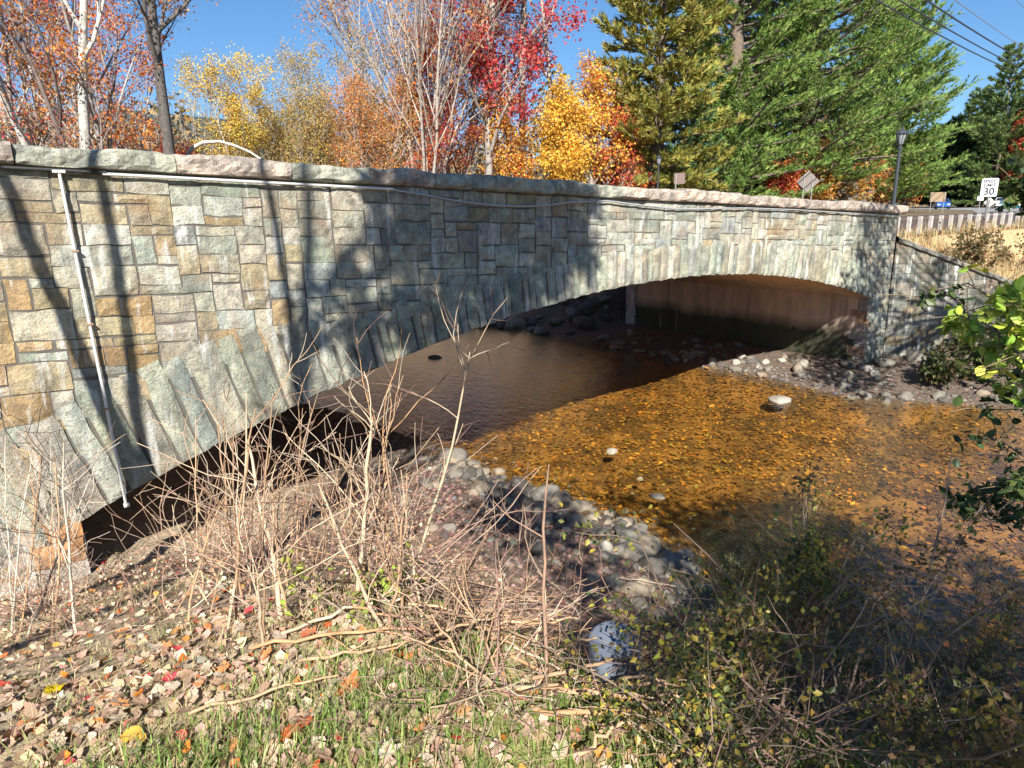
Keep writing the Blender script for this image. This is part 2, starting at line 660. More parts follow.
# water sheet
wy = axis([(-60, -12, 4), (-12, 16, 0.5), (16, 60, 4)])
s = np.linspace(-0.12, 1.12, 24)
WX = water_left(wy)[:, None] + (water_right(wy) - water_left(wy))[:, None] * s[None]
P = np.stack([WX, np.broadcast_to(wy[:, None], WX.shape), np.zeros_like(WX)], -1)
water = Geo().grid(P, flip=True).build('river_water', MAT['water'])
tag(water, 'shallow tea brown river flowing under the stone arch', kind='structure')

# ------------------------------------------------------------------ the bridge
bridge = thing('stone_bridge', 'long rubble stone bridge with one low arch over the river', 'bridge', (10, 0, 0))


def palette(x, ring=False, z=None):
    pal = np.array([[.39, .335, .24], [.40, .30, .17], [.325, .33, .26], [.375, .33, .25], [.46, .43, .35], [.32, .325, .295], [.36, .23, .105], [.37, .37, .285]])
    wl_ = np.array([.24, .15, .17, .17, .06, .06, .07, .08])
    wr_ = np.array([.16, .03, .24, .17, .20, .10, .0, .10])  # less rust; the paler mix also puts bleaching sunlight into the stone colour
    if ring:
        wl_ = wr_ = np.array([.05, .0, .30, .20, .22, .12, .0, .11])
    t = float(sstep(0.5, 5.0, x))
    w = wl_ * (1 - t) + wr_ * t
    c = pal[rng.choice(len(pal), p=w / w.sum())]
    if z is not None and x < 1.4 and z < 4.4 and rng.random() < .55:
        c = np.array([.37, .225, .085]) if rng.random() < .6 else np.array([.40, .30, .16])
    c = c * .78 + np.array([.37, .34, .27]) * .22
    return c * np.array([.95, 1.0, 1.03]) * rng.uniform(0.80, 1.2) * (1 + rng.normal(0, 0.015, 3))


def stone_block(g, corner_fn, w, h, proud, col, rough_amp, n=None, streak=(1, 1), gap=0.003):
    """A rough faced block. corner_fn(u, v) with u, v in 0..1 gives (x, z) on the face; proud is how far it stands out."""
    nu = int(np.clip(round(w / 0.085), 3, 9)) if n is None else n[0]
    nv = int(np.clip(round(h / 0.085), 3, 9)) if n is None else n[1]
    bev = 0.009
    us = np.concatenate([[gap / w], np.linspace((gap + bev) / w, 1 - (gap + bev) / w, nu), [1 - gap / w]])
    vs_ = np.concatenate([[gap / h], np.linspace((gap + bev) / h, 1 - (gap + bev) / h, nv), [1 - gap / h]])
    U, V = np.meshgrid(us, vs_, indexing='ij')
    # wandering joints
    seed = int(rng.integers(1e6))
    x, z = corner_fn(U, V)
    wob = 0.018
    x = x + wob * noise2(U * w, V * h, 5, seed)
    z = z + wob * noise2(U * w, V * h, 5, seed + 1)
    e = np.minimum(np.minimum(U, 1 - U) * w, np.minimum(V, 1 - V) * h)
    dome = sstep(0.01, 0.10, e)
    d = proud * (0.45 + 0.55 * dome) + rough_amp * dome * noise2(U * w * streak[0], V * h * streak[1], 7.0, seed + 2, 3)
    d = d + rough_amp * 0.6 * (noise2(U * w, V * h, 1.6, seed + 5) * dome)
    d = np.maximum(d, 0.004 + 0.003 * dome)
    edge = np.zeros_like(U, bool)
    edge[0], edge[-1], edge[:, 0], edge[:, -1] = True, True, True, True
    d = np.where(edge, -0.012, d)
    g.grid(np.stack([x, -d, z], -1), col=col, flip=False)


# random squared rubble above the ring
CELL = 0.128
x_start, x_end = -7.0, 21.6
ncol, nrow = int((x_end - x_start) / CELL), 46
occ = np.zeros((ncol, nrow), bool)
gs = Geo()
for j in range(nrow):
    for i in range(ncol):
        if occ[i, j]:
            continue
        hh = int(rng.choice([1, 2, 3], p=[.24, .56, .20]))
        ww = int(rng.choice([2, 3, 4, 5, 6], p=[.18, .27, .27, .18, .10]))
        if hh == 3:
            ww = min(ww, 4)
        w_ok = 0
        while w_ok < ww and i + w_ok < ncol and not occ[i + w_ok, j]:
            w_ok += 1
        if i + w_ok < ncol and not occ[i + w_ok, j] and False:
            pass
        # do not leave a one-cell sliver
        rest = 0
        while rest < 2 and i + w_ok + rest < ncol and not occ[i + w_ok + rest, j]:
            rest += 1
        if rest == 1:
            w_ok += 1
        h_ok = 1
        while h_ok < hh and j + h_ok < nrow and not occ[i:i + w_ok, j + h_ok].any():
            h_ok += 1
        occ[i:i + w_ok, j:j + h_ok] = True
        xa, w, h = x_start + i * CELL, w_ok * CELL, h_ok * CELL
        va = -0.26 - j * CELL
        xm = xa + w / 2
        zc_bot, zc_top = ztop(xm) + va - h, ztop(xm) + va
        if -0.1 < xm < 20.6:
            ex = intr(np.clip(xm, AX0, AX1)) + ring_t(xm)
            if zc_top < ex - 0.12:
                continue
        if xm > 20.6 and zc_top < -0.3:
            continue
        if zc_top < -0.4:
            continue

        def cf(U, V, xa=xa, w=w, h=h, va=va):
            x = xa + U * w
            return x, ztop(x) + va - h + V * h
        stone_block(gs, cf, w, h, rng.uniform(0.004, 0.034), palette(xm, z=zc_top), 0.024)
gs.build('spandrel_wall', MAT['stone'], bridge, smooth=False)

# the ring of long arch stones
gr = Geo()
x = AX0 - 1.1
while x < AX1:
    w = rng.uniform(0.22, 0.46) if x < 4 else rng.uniform(0.13, 0.29)
    xb = min(x + w, AX1 + 0.02)
    if AX1 - xb < 0.15:
        xb = AX1
    la, lb = (-0.8 * (-2 * 0.0169 * (q - 12.0)) for q in (x, xb))
    ta, tb = (float(ring_t(q)) for q in (x, xb))
    if x < 4.3:
        tb = ta = ta + rng.uniform(-0.05, 0.05)
    else:
        ta = tb = 0.5 * (ta + tb) + rng.uniform(-0.09, 0.09)
    xm = 0.5 * (x + xb)

    def cf(U, V, a=x, b_=xb, la=la, lb=lb, ta=ta, tb=tb):
        xx = a + (b_ - a) * U
        t = (ta + (tb - ta) * U) * V
        lean = la + (lb - la) * U
        return xx + lean * t, intr(xx) + t - 0.012 * (1 - V)
    col = palette(12, True) * np.array([1.02, 1.03, 1.0])
    stone_block(gr, cf, xb - x, ta, rng.uniform(0.035, 0.055), col, 0.020, n=(4 if w < .3 else 6, 16), streak=(2.2, 0.5), gap=(0.012 if x < 6 else 0.007))
    x = xb
gr.build('arch_ring', MAT['ring'], bridge)

# quoins either side of the opening, below the springing
gq = Geo()
zq = -0.3
while zq < 1.18:
    h = rng.uniform(0.22, 0.34)
    z1 = min(zq + h, 1.2)
    xq = AX0
    first = True
    while xq > -1.3:
        w = rng.uniform(0.3, 0.6)

        def cf(U, V, a=xq - w, w=w, z0=zq, h=z1 - zq):
            return a + U * w, z0 + V * h
        stone_block(gq, cf, w, z1 - zq, rng.uniform(.035, .06), np.array([.42, .22, .10]) if first and rng.random() < .6 else np.array([.46, .43, .38]), 0.014)
        xq -= w
        first = False
    zq = z1
    if z1 >= 1.19:
        break
gq.build('quoin_stones', MAT['stone'], bridge)
gq = Geo()
zq = -0.4
while zq < 2.2:
    h = rng.uniform(0.2, 0.36)
    xq = AX1
    while xq < 21.5:
        w = min(rng.uniform(0.3, 0.6), 21.58 - xq)
        if 21.58 - xq - w < 0.2:
            w = 21.58 - xq

        def cf(U, V, a=xq, w=w, z0=zq, h=h):
            return a + U * w, z0 + V * h
        stone_block(gq, cf, w, h, rng.uniform(.035, .055), palette(12) * 0.95, 0.014)
        xq += w
    zq += h
gq.build('quoin_stones', MAT['stone'], bridge)

# mortar bed behind the stones (front) and a plain rear face
xs = np.concatenate([np.linspace(-7, AX0 - 0.001, 12), np.linspace(AX0, AX1, 120), np.linspace(AX1 + 0.001, 21.6, 6)])
zl = np.where((xs >= AX0) & (xs <= AX1), intr(xs), -0.8)
for nm, yy, fl, colr in (('mortar_bed', 0.0, False, (.12, .108, .09)), ('rear_wall', BW, True, (.34, .32, .28))):
    vv = np.linspace(0, 1, 6)
    Pz = zl[:, None] + (ztop(xs) - 0.24 - zl)[:, None] * vv[None]
    P = np.stack([np.broadcast_to(xs[:, None], Pz.shape), np.full(Pz.shape, yy), Pz], -1)
    Geo().grid(P, col=colr, flip=fl).build(nm, MAT['mortar'], bridge)
# soffit, side walls
xa = np.linspace(AX0, AX1, 90)
ya = np.linspace(0.0, BW, 20)
XX, YY = np.meshgrid(xa, ya, indexing='ij')
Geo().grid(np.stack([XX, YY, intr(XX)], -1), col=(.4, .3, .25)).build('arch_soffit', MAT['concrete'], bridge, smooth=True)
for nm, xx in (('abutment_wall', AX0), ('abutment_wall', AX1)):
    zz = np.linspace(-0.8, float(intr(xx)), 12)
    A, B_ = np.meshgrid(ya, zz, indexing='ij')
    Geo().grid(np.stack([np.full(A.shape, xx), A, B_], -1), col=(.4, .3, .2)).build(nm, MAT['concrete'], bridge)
# stepped stone edge (jack quoins) on the inside of the right wall
gj = Geo()
zq = 0.0
while zq < 2.25:
    h = rng.uniform(.2, .3)
    d = rng.choice([.35, .55])
    gj.box((AX1 - 0.012, d / 2 + 0.01, zq + h / 2), (0.03, d, h - 0.02), col=np.array([.47, .30, .19]) if rng.random() < .5 else np.array([.42, .38, .33]))
    zq += h
gj.build('jamb_stones', MAT['stone'], bridge)
gj = Geo()
gj.box((AX1 - 0.03, 9.72, 1.1), (.08, .5, 2.3), col=(.62, .53, .46))
gj.build('end_pilaster', MAT['stone'], bridge)
for yy in (2.4, 5.0, 7.6):
    gj = Geo()
    lathe0 = np.arange(13) / 12 * 2 * PI
    P = np.stack([np.full(13, AX1 - .006), yy + .06 * np.cos(lathe0), 1.05 + .06 * np.sin(lathe0)], -1)
    gj.add(np.vstack([P[:12], [[AX1 - .006, yy, 1.05]]]), tris=[[12, i, (i + 1) % 12] for i in range(12)], col=(.01, .01, .01))
    gj.build('weep_hole', MAT['black'], bridge)

# parapet cap: long rough slabs
gc = Geo()
x = -7.0
while x < 21.7:
    L = rng.uniform(1.1, 2.1)
    xb = min(x + L, 21.75)
    if 21.75 - xb < 0.6:
        xb = 21.75
    n = max(6, int((xb - x) / 0.07))
    prof = np.array([[0.40, -0.25], [-0.035, -0.25], [-0.10, -0.235], [-0.125, -0.20], [-0.125, -0.15], [-0.12, -0.10], [-0.11, -0.05], [-0.085, -0.015], [-0.03, 0.0], [0.2, 0.01], [0.45, 0.0], [0.52, -0.06], [0.52, -0.25], [0.40, -0.25]])
    uu = np.linspace(x + 0.006, xb - 0.006, n)
    seed = int(rng.integers(1e6))
    PX = np.broadcast_to(uu[:, None], (n, len(prof)))
    PY = np.broadcast_to(prof[None, :, 0], PX.shape)
    PZ = ztop(PX) + prof[None, :, 1]
    q = np.stack([PX, PY, PZ], -1)
    amp = np.where((prof[:, 1] > -0.22), 1.0, 0.35)[None]
    n1 = vnoise(q, 2.3, seed, 3) + 0.8 * vnoise(q, 7.5, seed + 9, 3)
    q = q + np.stack([0 * n1, -0.075 * amp * n1 * (prof[None, :, 0] < 0.1), 0.060 * amp * vnoise(q, 1.4, seed + 4, 3) + 0.018 * amp * n1], -1)
    gc.grid(q, col=np.array([.44, .365, .30]) * rng.uniform(.88, 1.1) if rng.random() < .72 else np.array([.36, .36, .29]))
    for e in (0, -1):
        m_ = q[e].mean(0)
        k = len(prof)
        tr_ = [[k, a, a + 1] for a in range(k - 1)]
        gc.add(np.vstack([q[e], m_[None]]), tris=tr_, col=(.36, .33, .28))
    x = xb
gc.build('parapet_cap', MAT['cap'], bridge)
# parapets' inner faces, far parapet
gp = Geo()
for (y0, y1, top) in ((0.02, 0.46, -0.25), (BW - 0.46, BW - 0.01, 0.0)):
    xs2 = np.linspace(-7, 21.58, 30)
    prof = np.array([[y0 + .015, -1.05], [y0 + .015, top], [y1, top], [y1, -1.05]]) if y0 < 1 else np.array([[y0, -1.05], [y0, top], [y1, top], [y1, -1.05]])
    PX = np.broadcast_to(xs2[:, None], (30, 4))
    P = np.stack([PX, np.broadcast_to(prof[None, :, 0], PX.shape), ztop(PX) + prof[None, :, 1]], -1)
    gp.grid(P, col=(.36, .33, .28))
    for e in (0, -1):
        gp.add(P[e], quads=[[0, 1, 2, 3]], col=(.38, .35, .30))
gp.build('parapet', MAT['stone'], bridge)
# right end face of the bridge
ge = Geo()
ge.add([[21.6, 0, -.5], [21.6, BW, -.5], [21.6, BW, float(deck(21.6))], [21.6, 0, float(deck(21.6))]], quads=[[0, 1, 2, 3]], col=(.36, .33, .28))
ge.build('end_wall', MAT['stone'], bridge)

# road: one ribbon over the bridge and away to the right
xr = np.concatenate([np.linspace(-60, -8, 14), np.linspace(-7, 24, 40), np.linspace(25, 330, 120)])
half = road_half(xr)
tt = np.linspace(-1, 1, 9)
PY = road_mid(xr)[:, None] + half[:, None] * tt[None]
PX = np.broadcast_to(xr[:, None], PY.shape)
road = Geo().grid(np.stack([PX, PY, deck(PX) + 0.03], -1), col=(.25, .24, .23)).build('road', MAT['asphalt'])
tag(road, 'grey asphalt road over the bridge and away', kind='structure')
gl_ = Geo()
for off in (-0.14, 0.14):
    c0 = road_mid(xr) + off
    gl_.grid(np.stack([np.stack([xr, c0 - .05, deck(xr) + .036], -1), np.stack([xr, c0 + .05, deck(xr) + .036], -1)], 1), col=(.6, .42, .05))
rl = gl_.build('road_lines', MAT['paint'])
tag(rl, 'yellow centre lines of the road', kind='structure')

# ------------------------------------------------------------------ wing wall
ww = thing('wing_wall', 'grey stone wing wall sloping down from the far bridge end', 'retaining wall', (24, -1.3, 0))
A0 = np.array([21.52, wing_y(21.52)])
Lw = 10.5
du = unit(np.array([1.0, -0.5]))
nrm = np.array([-0.4472, -0.8944])


def wing_pt(u, d, z):
    """u along the wall, d out towards the river."""
    x = A0[0] + du[0] * u + nrm[0] * d
    y = A0[1] + du[1] * u + nrm[1] * d
    return np.stack([x, y, z], -1)


gw = Geo()
ztopw = lambda u: wing_top(A0[0] + du[0] * np.asarray(u, float))
j = 0
z = -0.3
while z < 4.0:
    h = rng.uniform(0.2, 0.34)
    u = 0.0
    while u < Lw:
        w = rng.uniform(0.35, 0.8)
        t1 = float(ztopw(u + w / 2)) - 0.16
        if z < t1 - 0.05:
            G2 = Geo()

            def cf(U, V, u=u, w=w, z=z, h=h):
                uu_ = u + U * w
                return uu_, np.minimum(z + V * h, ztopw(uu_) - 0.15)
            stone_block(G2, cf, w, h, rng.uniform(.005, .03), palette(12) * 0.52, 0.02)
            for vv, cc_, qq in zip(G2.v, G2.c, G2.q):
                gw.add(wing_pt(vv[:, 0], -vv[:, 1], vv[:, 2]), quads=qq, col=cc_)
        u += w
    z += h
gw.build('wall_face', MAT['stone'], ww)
us = np.linspace(0, Lw, 30)
zz = np.linspace(0, 1, 5)
PZ = -0.5 + (ztopw(us)[:, None] - 0.14 + 0.5) * zz[None]
gm = Geo().grid(wing_pt(np.broadcast_to(us[:, None], PZ.shape), np.zeros(PZ.shape), PZ), col=(.11, .10, .09))
gm.build('mortar_bed', MAT['mortar'], ww)
prof = np.array([[-.45, -.2], [.03, -.16], [.09, -.13], [.10, -.05], [.05, 0.0], [-.35, 0.0], [-.45, -.2]])
u2 = np.linspace(0, Lw, 120)
q = wing_pt(np.broadcast_to(u2[:, None], (120, 7)), np.broadcast_to(prof[None, :, 0], (120, 7)), ztopw(u2)[:, None] + prof[None, :, 1])
q = q + 0.03 * vnoise(q, 4, 31, 3)[..., None]
Geo().grid(q, col=(.22, .21, .18)).build('cap', MAT['cap'], ww)

# ------------------------------------------------------------------ conduits and cable on the bridge face
pipe = thing('conduit_pipe', 'pale metal conduit running under the parapet cap and down the wall', 'pipe', (0.65, -0.08, 1.2))
r = 0.018
gpz = Geo()
pts = np.array([[0.66 + 0.10 * t, -0.085, 5.50 - 4.27 * t] for t in np.linspace(0, 1, 14)])
pts[:, 1] += np.where(pts[:, 2] < 3.0, -0.02, 0.0)
gpz.tubes([(pts, np.full(14, 0.019))], 8, col=(.62, .61, .58))
gpz.box((0.765, -0.11, 1.25), (.07, .05, .05), col=(.7, .7, .68))
gpz.build('downpipe', MAT['galv'], pipe, smooth=True)
xs3 = np.linspace(1.1, 5.0, 12)
g2 = Geo().tubes([(np.stack([xs3, np.full(12, -0.075), ztop(xs3) - 0.30], -1), np.full(12, 0.019))], 8, col=(.66, .65, .62))
g2.build('top_pipe', MAT['galv'], pipe, smooth=True)
Geo().box((0.655, -0.09, 5.525), (.13, .05, .03), col=(.75, .75, .72)).build('bracket', MAT['galv'], pipe)
for zc in (2.6, 3.7, 4.6):
    t = (5.5 - zc) / 4.27
    Geo().box((0.66 + .1 * t, -0.09 - (.02 if zc < 3 else 0), zc), (.075, .04, .025), col=(.35, .22, .14)).build('clamp', MAT['galv'], pipe)
kb = np.array([(-3, -.315), (0.6, -.315), (1.2, -.315)])
xs4 = np.linspace(-4, 1.15, 14)
blk = Geo().tubes([(np.stack([xs4, np.full(14, -0.075), ztop(xs4) - 0.285], -1), np.full(14, 0.022))], 7, col=(.03, .03, .03)).build('black_cable', MAT['black'], smooth=True)
tag(recentre(blk, (0, -.07, 5.5)), 'black cable tucked under the parapet cap at the left', 'cable')
xk = np.array([4.9, 5.6, 6.3, 6.9, 7.5, 8.1, 8.7, 9.6, 10.5, 11.5, 12.5, 14, 16, 18, 20, 21.5])
ok = np.array([-.30, -.37, -.45, -.48, -.48, -.44, -.36, -.31, -.36, -.40, -.37, -.31, -.29, -.30, -.31, -.32])
xf = np.linspace(4.9, 21.5, 90)
cab = Geo().tubes([(np.stack([xf, np.full(90, -0.075), ztop(xf) + np.interp(xf, xk, ok)], -1), np.full(90, 0.017))], 7, col=(.36, .37, .38)).build('sagging_cable', MAT['galv'], smooth=True)
tag(recentre(cab, (5, -.07, 5.2)), 'grey cable sagging along the bridge face under the cap', 'cable')

# ================================================================== plants
def branch(p0, d0, L, r0, r1, K=6, wob=0.12, up=0.0, rg=None):
    rg = rg or rng
    p = np.array(p0, float)
    d = unit(np.array(d0, float))
    pts = [p]
    st = L / (K - 1)
    for _ in range(K - 1):
        d = unit(d + wob * rg.normal(size=3) + np.array([0, 0, up]))
        p = p + d * st
        pts.append(p)
    return np.array(pts), np.linspace(r0, r1, K)


def along(br, t):
    P, R = br
    f = t * (len(P) - 1)
    i = min(int(f), len(P) - 2)
    w = f - i
    return P[i] * (1 - w) + P[i + 1] * w, unit(P[i + 1] - P[i]), R[i] * (1 - w) + R[i + 1] * w


def side_dir(t, ang, az):
    ref = np.array([0, 0, 1.0]) if abs(t[2]) < 0.9 else np.array([1.0, 0, 0])
    a = unit(np.cross(t, ref))
    b_ = np.cross(t, a)
    return unit(t * math.cos(ang) + (a * math.cos(az) + b_ * math.sin(az)) * math.sin(ang))


def grow(base, H, r, lean=(0, 0), levels=(), start=0.3, K=12, wob=0.05, tip=0.15):
    """Trunk and levels of limbs; each level is (count, length share, angle, up pull, wobble, points)."""
    tr_ = branch(base, (lean[0], lean[1], 1.0), H, r, r * tip, K, wob, 0.05)
    all_ = [[tr_]]
    for li, (n, lf, ang, up, wb, k) in enumerate(levels):
        new = []
        for br in all_[-1]:
            L0 = np.linalg.norm(br[0][-1] - br[0][0])
            az0 = rng.uniform(0, 6.28)
            for i in range(n):
                s0 = start if li == 0 else 0.25
                t = s0 + (1 - s0) * (i + rng.uniform(0.1, 0.9)) / n
                t = min(t, 0.98)
                p, tg, rr = along(br, t)
                d = side_dir(tg, ang * rng.uniform(0.7, 1.25), az0 + i * 2.4 + rng.uniform(-.5, .5))
                L = L0 * lf * (1.15 - 0.75 * t) * rng.uniform(0.7, 1.25)
                r0 = max(min(rr * 0.62, rr), 0.004)
                new.append(branch(p, d, L, r0, max(r0 * 0.25, 0.0025), k, wb, up))
        all_.append(new)
    return all_


def leaf_cards(g, c, size, cols, fold=0.12, down=0.3, elong=1.25):
    n = len(c)
    if n == 0:
        return
    a = unit(rng.normal(size=(n, 3)) + np.array([0, 0, -down]))
    b_ = unit(np.cross(a, rng.normal(size=(n, 3))))
    nn = np.cross(a, b_)
    s = (np.asarray(size) * rng.uniform(0.65, 1.3, n))[:, None]
    v0 = c
    v1 = c + a * s * 0.45 + b_ * s * 0.5 / elong + nn * s * fold
    v2 = c + a * s
    v3 = c + a * s * 0.45 - b_ * s * 0.5 / elong + nn * s * fold
    V = np.stack([v0, v1, v2, v3], 1).reshape(-1, 3)
    g.add(V, quads=np.arange(n * 4).reshape(n, 4), col=np.repeat(cols, 4, axis=0))


def pick(pal, n, jit=0.18):
    pal = np.asarray(pal, float)
    k = rng.integers(0, len(pal), n)
    return np.clip(pal[k] * rng.uniform(1 - jit, 1 + jit, (n, 1)) * rng.uniform(1 - jit / 2, 1 + jit / 2, (n, 3)), 0.01, 0.95)


def tip_points(brs, n, spread, frm=0.35):
    """Random spots along branches, clumped by branch."""
    w = np.array([np.linalg.norm(b_[0][-1] - b_[0][0]) for b_ in brs]) ** 0.7 * rng.gamma(.5, 1.0, len(brs))
    k = rng.choice(len(brs), n, p=w / w.sum())
    t = rng.uniform(frm, 1, n)
    P = np.stack([along(brs[i], tt_)[0] for i, tt_ in zip(k, t)])
    return P + rng.normal(size=(n, 3)) * spread, k


RED = [(.52, .05, .05), (.50, .08, .07), (.42, .03, .05), (.58, .12, .08)]
ORANGE = [(.64, .20, .03), (.66, .27, .05), (.58, .14, .04), (.62, .30, .08)]
GOLD = [(.74, .44, .05), (.72, .36, .05), (.70, .48, .10), (.76, .50, .08)]
TAN = [(.36, .24, .11), (.42, .28, .10), (.30, .22, .11), (.46, .27, .12)]
OLIVE = [(.36, .30, .08), (.42, .34, .09), (.28, .27, .08), (.46, .32, .08)]
LIME = [(.34, .36, .06), (.42, .38, .07), (.26, .32, .06), (.48, .40, .09)]
DGREEN = [(.05, .10, .03), (.07, .13, .035), (.04, .08, .03)]


def stand_back(px, depth):
    """Keep trees clear of the bridge, the road and the river: returns the distance and the growth factor."""
    if px > 915:
        d = 118 if px > 990 else 132
    else:
        ymin = 21.5 if 230 < px < 640 else (16.0 if px < 640 else 19.0)
        d = max(depth * 1.15, (ymin + 10 + (depth - 16) * 0.35) / (0.809 - 0.588 * (px - 512) / 680))
    return d, d / depth


def plan_to_base(px, depth, dz=0.0):
    x, y = ground_at(px, depth)
    return np.array([x, y, float(terrain(x, y)) - 0.1 + dz])


def hardwood(label, px, depth, H, r, bark, leaves=None, nleaf=0, lsize=0.12, lean=(0, 0), multi=1, levels=None, start=0.25, name='bare_tree', cat='tree', group=None, spread=0.25, base=None, crown_name='crown', frm=0.35, leaf_level=-1, hcut=None, wob=.05):
    if base is None:
        depth, k = stand_back(px, depth)
        H, r, nleaf, spread = (H - 1.1) * k + 1.1, r * k, int(nleaf * min(k, 2) ** 0.8 * 1.5), spread * k
        lsize, nleaf = lsize * (0.66 if k < 1.7 else 1.2), int(nleaf * 1.35)
        b0 = plan_to_base(px, depth)
    else:
        b0 = np.array(base, float)
    root = thing(name, label, cat, b0, group)
    g = Geo()
    lv = levels or [(12, .42, .75, .06, .10, 6), (6, .45, .6, .05, .13, 5), (4, .5, .6, .05, .15, 4)]
    tips = []
    for mi in range(multi):
        ln = np.array(lean, float)
        off = np.zeros(3)
        if multi > 1:
            a = mi / multi * 6.28 + rng.uniform(-.4, .4)
            ln = ln + np.array([math.cos(a), math.sin(a)]) * rng.uniform(.08, .34)
            off = np.array([math.cos(a), math.sin(a), 0]) * r * 1.2
        al = grow(b0 + off, H * rng.uniform(.85, 1.1) if multi > 1 else H, r, ln, lv, start, wob=wob)
        for li, br in enumerate(al):
            cc_ = np.array(bark) * (1.0 if li < 2 else 1.1)
            cols = np.clip(cc_[None] * rng.uniform(.75, 1.25, (len(br), 1)), 0, .9)
            g.tubes(br, 7 if li == 0 else (5 if li == 1 else 3), cols)
        tips += al[leaf_level] + (al[leaf_level - 1] if len(al) > 3 else [])
    g.build('trunk', MAT['bark'], root, smooth=True)
    if nleaf:
        P, k = tip_points(tips, nleaf, spread * .55, frm)
        if hcut:
            keep = (P[:, 2] > hcut[0]) & (P[:, 2] < hcut[1])
            P, k = P[keep], k[keep]
        shade = rng.uniform(.8, 1.2, len(tips))[k][:, None]
        gl2 = Geo()
        leaf_cards(gl2, P, lsize, np.clip(pick(leaves, len(P)) * shade, 0.01, .9))
        gl2.build(crown_name, MAT['leaf'], root)
    return root


def pine(label, px, depth, H, rmax, n=120, pal=None, name='pine_tree', dens=1.0, shape=0.8, lift=0.18, low=0.10, base=None, blade=0.26, wind=(0, 0), group=None, tuft=8):
    if base is None:
        depth, k = stand_back(px, depth)
        H, rmax = (H - 1.1) * k + 1.1, rmax * k
        n = int(n * min(k, 1.8) * .8)
        blade, dens = blade * k ** .6, dens * 1.5
        low = low * .45
        b0 = plan_to_base(px, depth)
    else:
        b0 = np.array(base, float)
    root = thing(name, label, 'tree', b0, group)
    g = Geo()
    trunk = branch(b0, (0, 0, 1), H, 0.016 * H, 0.02, 14, 0.012, 0.02)
    g.tubes([trunk], 8, (.16, .12, .09))
    lim, sub = [], []
    for i in range(n):
        t = low + (0.985 - low) * ((i + rng.uniform(0, 1)) / n)
        p, tg, rr = along(trunk, t)
        u = (1 - t) / (1 - low)
        L = rmax * (0.10 + 0.90 * u ** shape) * rng.uniform(.62, 1.12) * min(1.0, 0.75 + 2.2 * (t - low))
        az = i * 2.39996 + rng.uniform(-.4, .4)
        d = np.array([math.cos(az) + wind[0], math.sin(az) + wind[1], lift + 0.5 * (t - .4)])
        br = branch(p, d, L, max(0.012, rr * .3), 0.006, 8, 0.06, 0.045)
        lim.append(br)
        nsub = int(np.clip(L * 4.6, 5, 30) * dens)
        for k in range(nsub):
            tt_ = rng.uniform(.18, 1.0)
            q, tg2, r2 = along(br, tt_)
            sd = 1 if rng.random() < .5 else -1
            lat = unit(np.cross(tg2, [0, 0, 1])) * sd
            dd = tg2 * rng.uniform(.5, 1.0) + lat * rng.uniform(.3, 1.0) + np.array([0, 0, rng.uniform(-.05, .25)])
            sub.append(branch(q, dd, L * rng.uniform(.12, .26) * (1.2 - .5 * tt_) + .18, 0.007, 0.003, 4, .08, .05))
    g.tubes(lim, 4, (.15, .115, .09))
    g.tubes(sub, 3, (.16, .13, .09))
    g.build('trunk', MAT['bark'], root, smooth=True)
    pal = np.array(pal if pal is not None else [(.19, .31, .07), (.24, .35, .08), (.14, .24, .06), (.30, .37, .09)])
    C, A, S = [], [], []
    for bi, br in enumerate(sub):
        sh = rng.uniform(.75, 1.25)
        for t in (0.45, 0.75, 1.0):
            q, tg, _ = along(br, t * .99)
            C.append(q)
            A.append(tg)
            S.append(sh)
    C, A, S = np.array(C), np.array(A), np.array(S)
    nt_ = len(C)
    tint = pal[rng.integers(0, len(pal), nt_)] * S[:, None]
    c = np.repeat(C, tuft, 0)
    ax = np.repeat(A, tuft, 0)
    d = unit(ax * 1.2 + rng.normal(size=c.shape) * .42 + np.array([0, 0, .10]))
    w = unit(np.cross(d, rng.normal(size=c.shape)))
    L = blade * rng.uniform(.6, 1.2, len(c))[:, None]
    W = L * 0.11
    V = np.stack([c - w * W, c + w * W, c + d * L], 1).reshape(-1, 3)
    cols = np.repeat(np.repeat(tint, tuft, 0) * rng.uniform(.8, 1.2, (len(c), 1)), 3, 0)
    gg = Geo().add(V, tris=np.arange(len(V)).reshape(-1, 3), col=np.clip(cols, .005, .9))
    gg.build('crown', MAT['needle'], root)
    return root


GREYB = (.33, .29, .25)
PALEB = (.46, .43, .37)
DARKB = (.13, .10, .085)

# ---- trees beyond the bridge, left to right
fine = [(14, .40, .7, .06, .10, 6), (6, .48, .6, .05, .14, 5), (5, .5, .6, .04, .16, 4)]
hardwood('pale barked leaning tree with a twin stem, leftmost big trunk above the wall', 76, 17, 13, .20, PALEB, ORANGE, 900, .13, lean=(-.02, .0), levels=[(9, .3, .6, .08, .10, 6), (6, .48, .6, .05, .14, 5), (4, .5, .6, .04, .16, 4)], start=.6)
hardwood('thinner pale trunk just right of the leaning pale one', 90, 17.6, 12, .14, PALEB, ORANGE, 700, .13, lean=(-.05, .02), levels=[(9, .3, .6, .08, .10, 6), (6, .48, .6, .05, .14, 5), (4, .5, .6, .04, .16, 4)], start=.55)
hardwood('dark trunked tree with pale lichen below and a few brown leaves', 172, 16, 12.5, .20, (.13, .115, .10), TAN + ORANGE, 1300, .12, lean=(.0, .0), levels=[(10, .34, .8, .05, .12, 7), (6, .45, .65, .02, .15, 5), (4, .5, .6, .0, .16, 4)], start=.5, wob=.02)
hardwood('slim grey tree standing between the pale trunks and the dark trunk', 118, 19, 12, .12, GREYB, ORANGE, 1800, .13, levels=fine, start=.3)
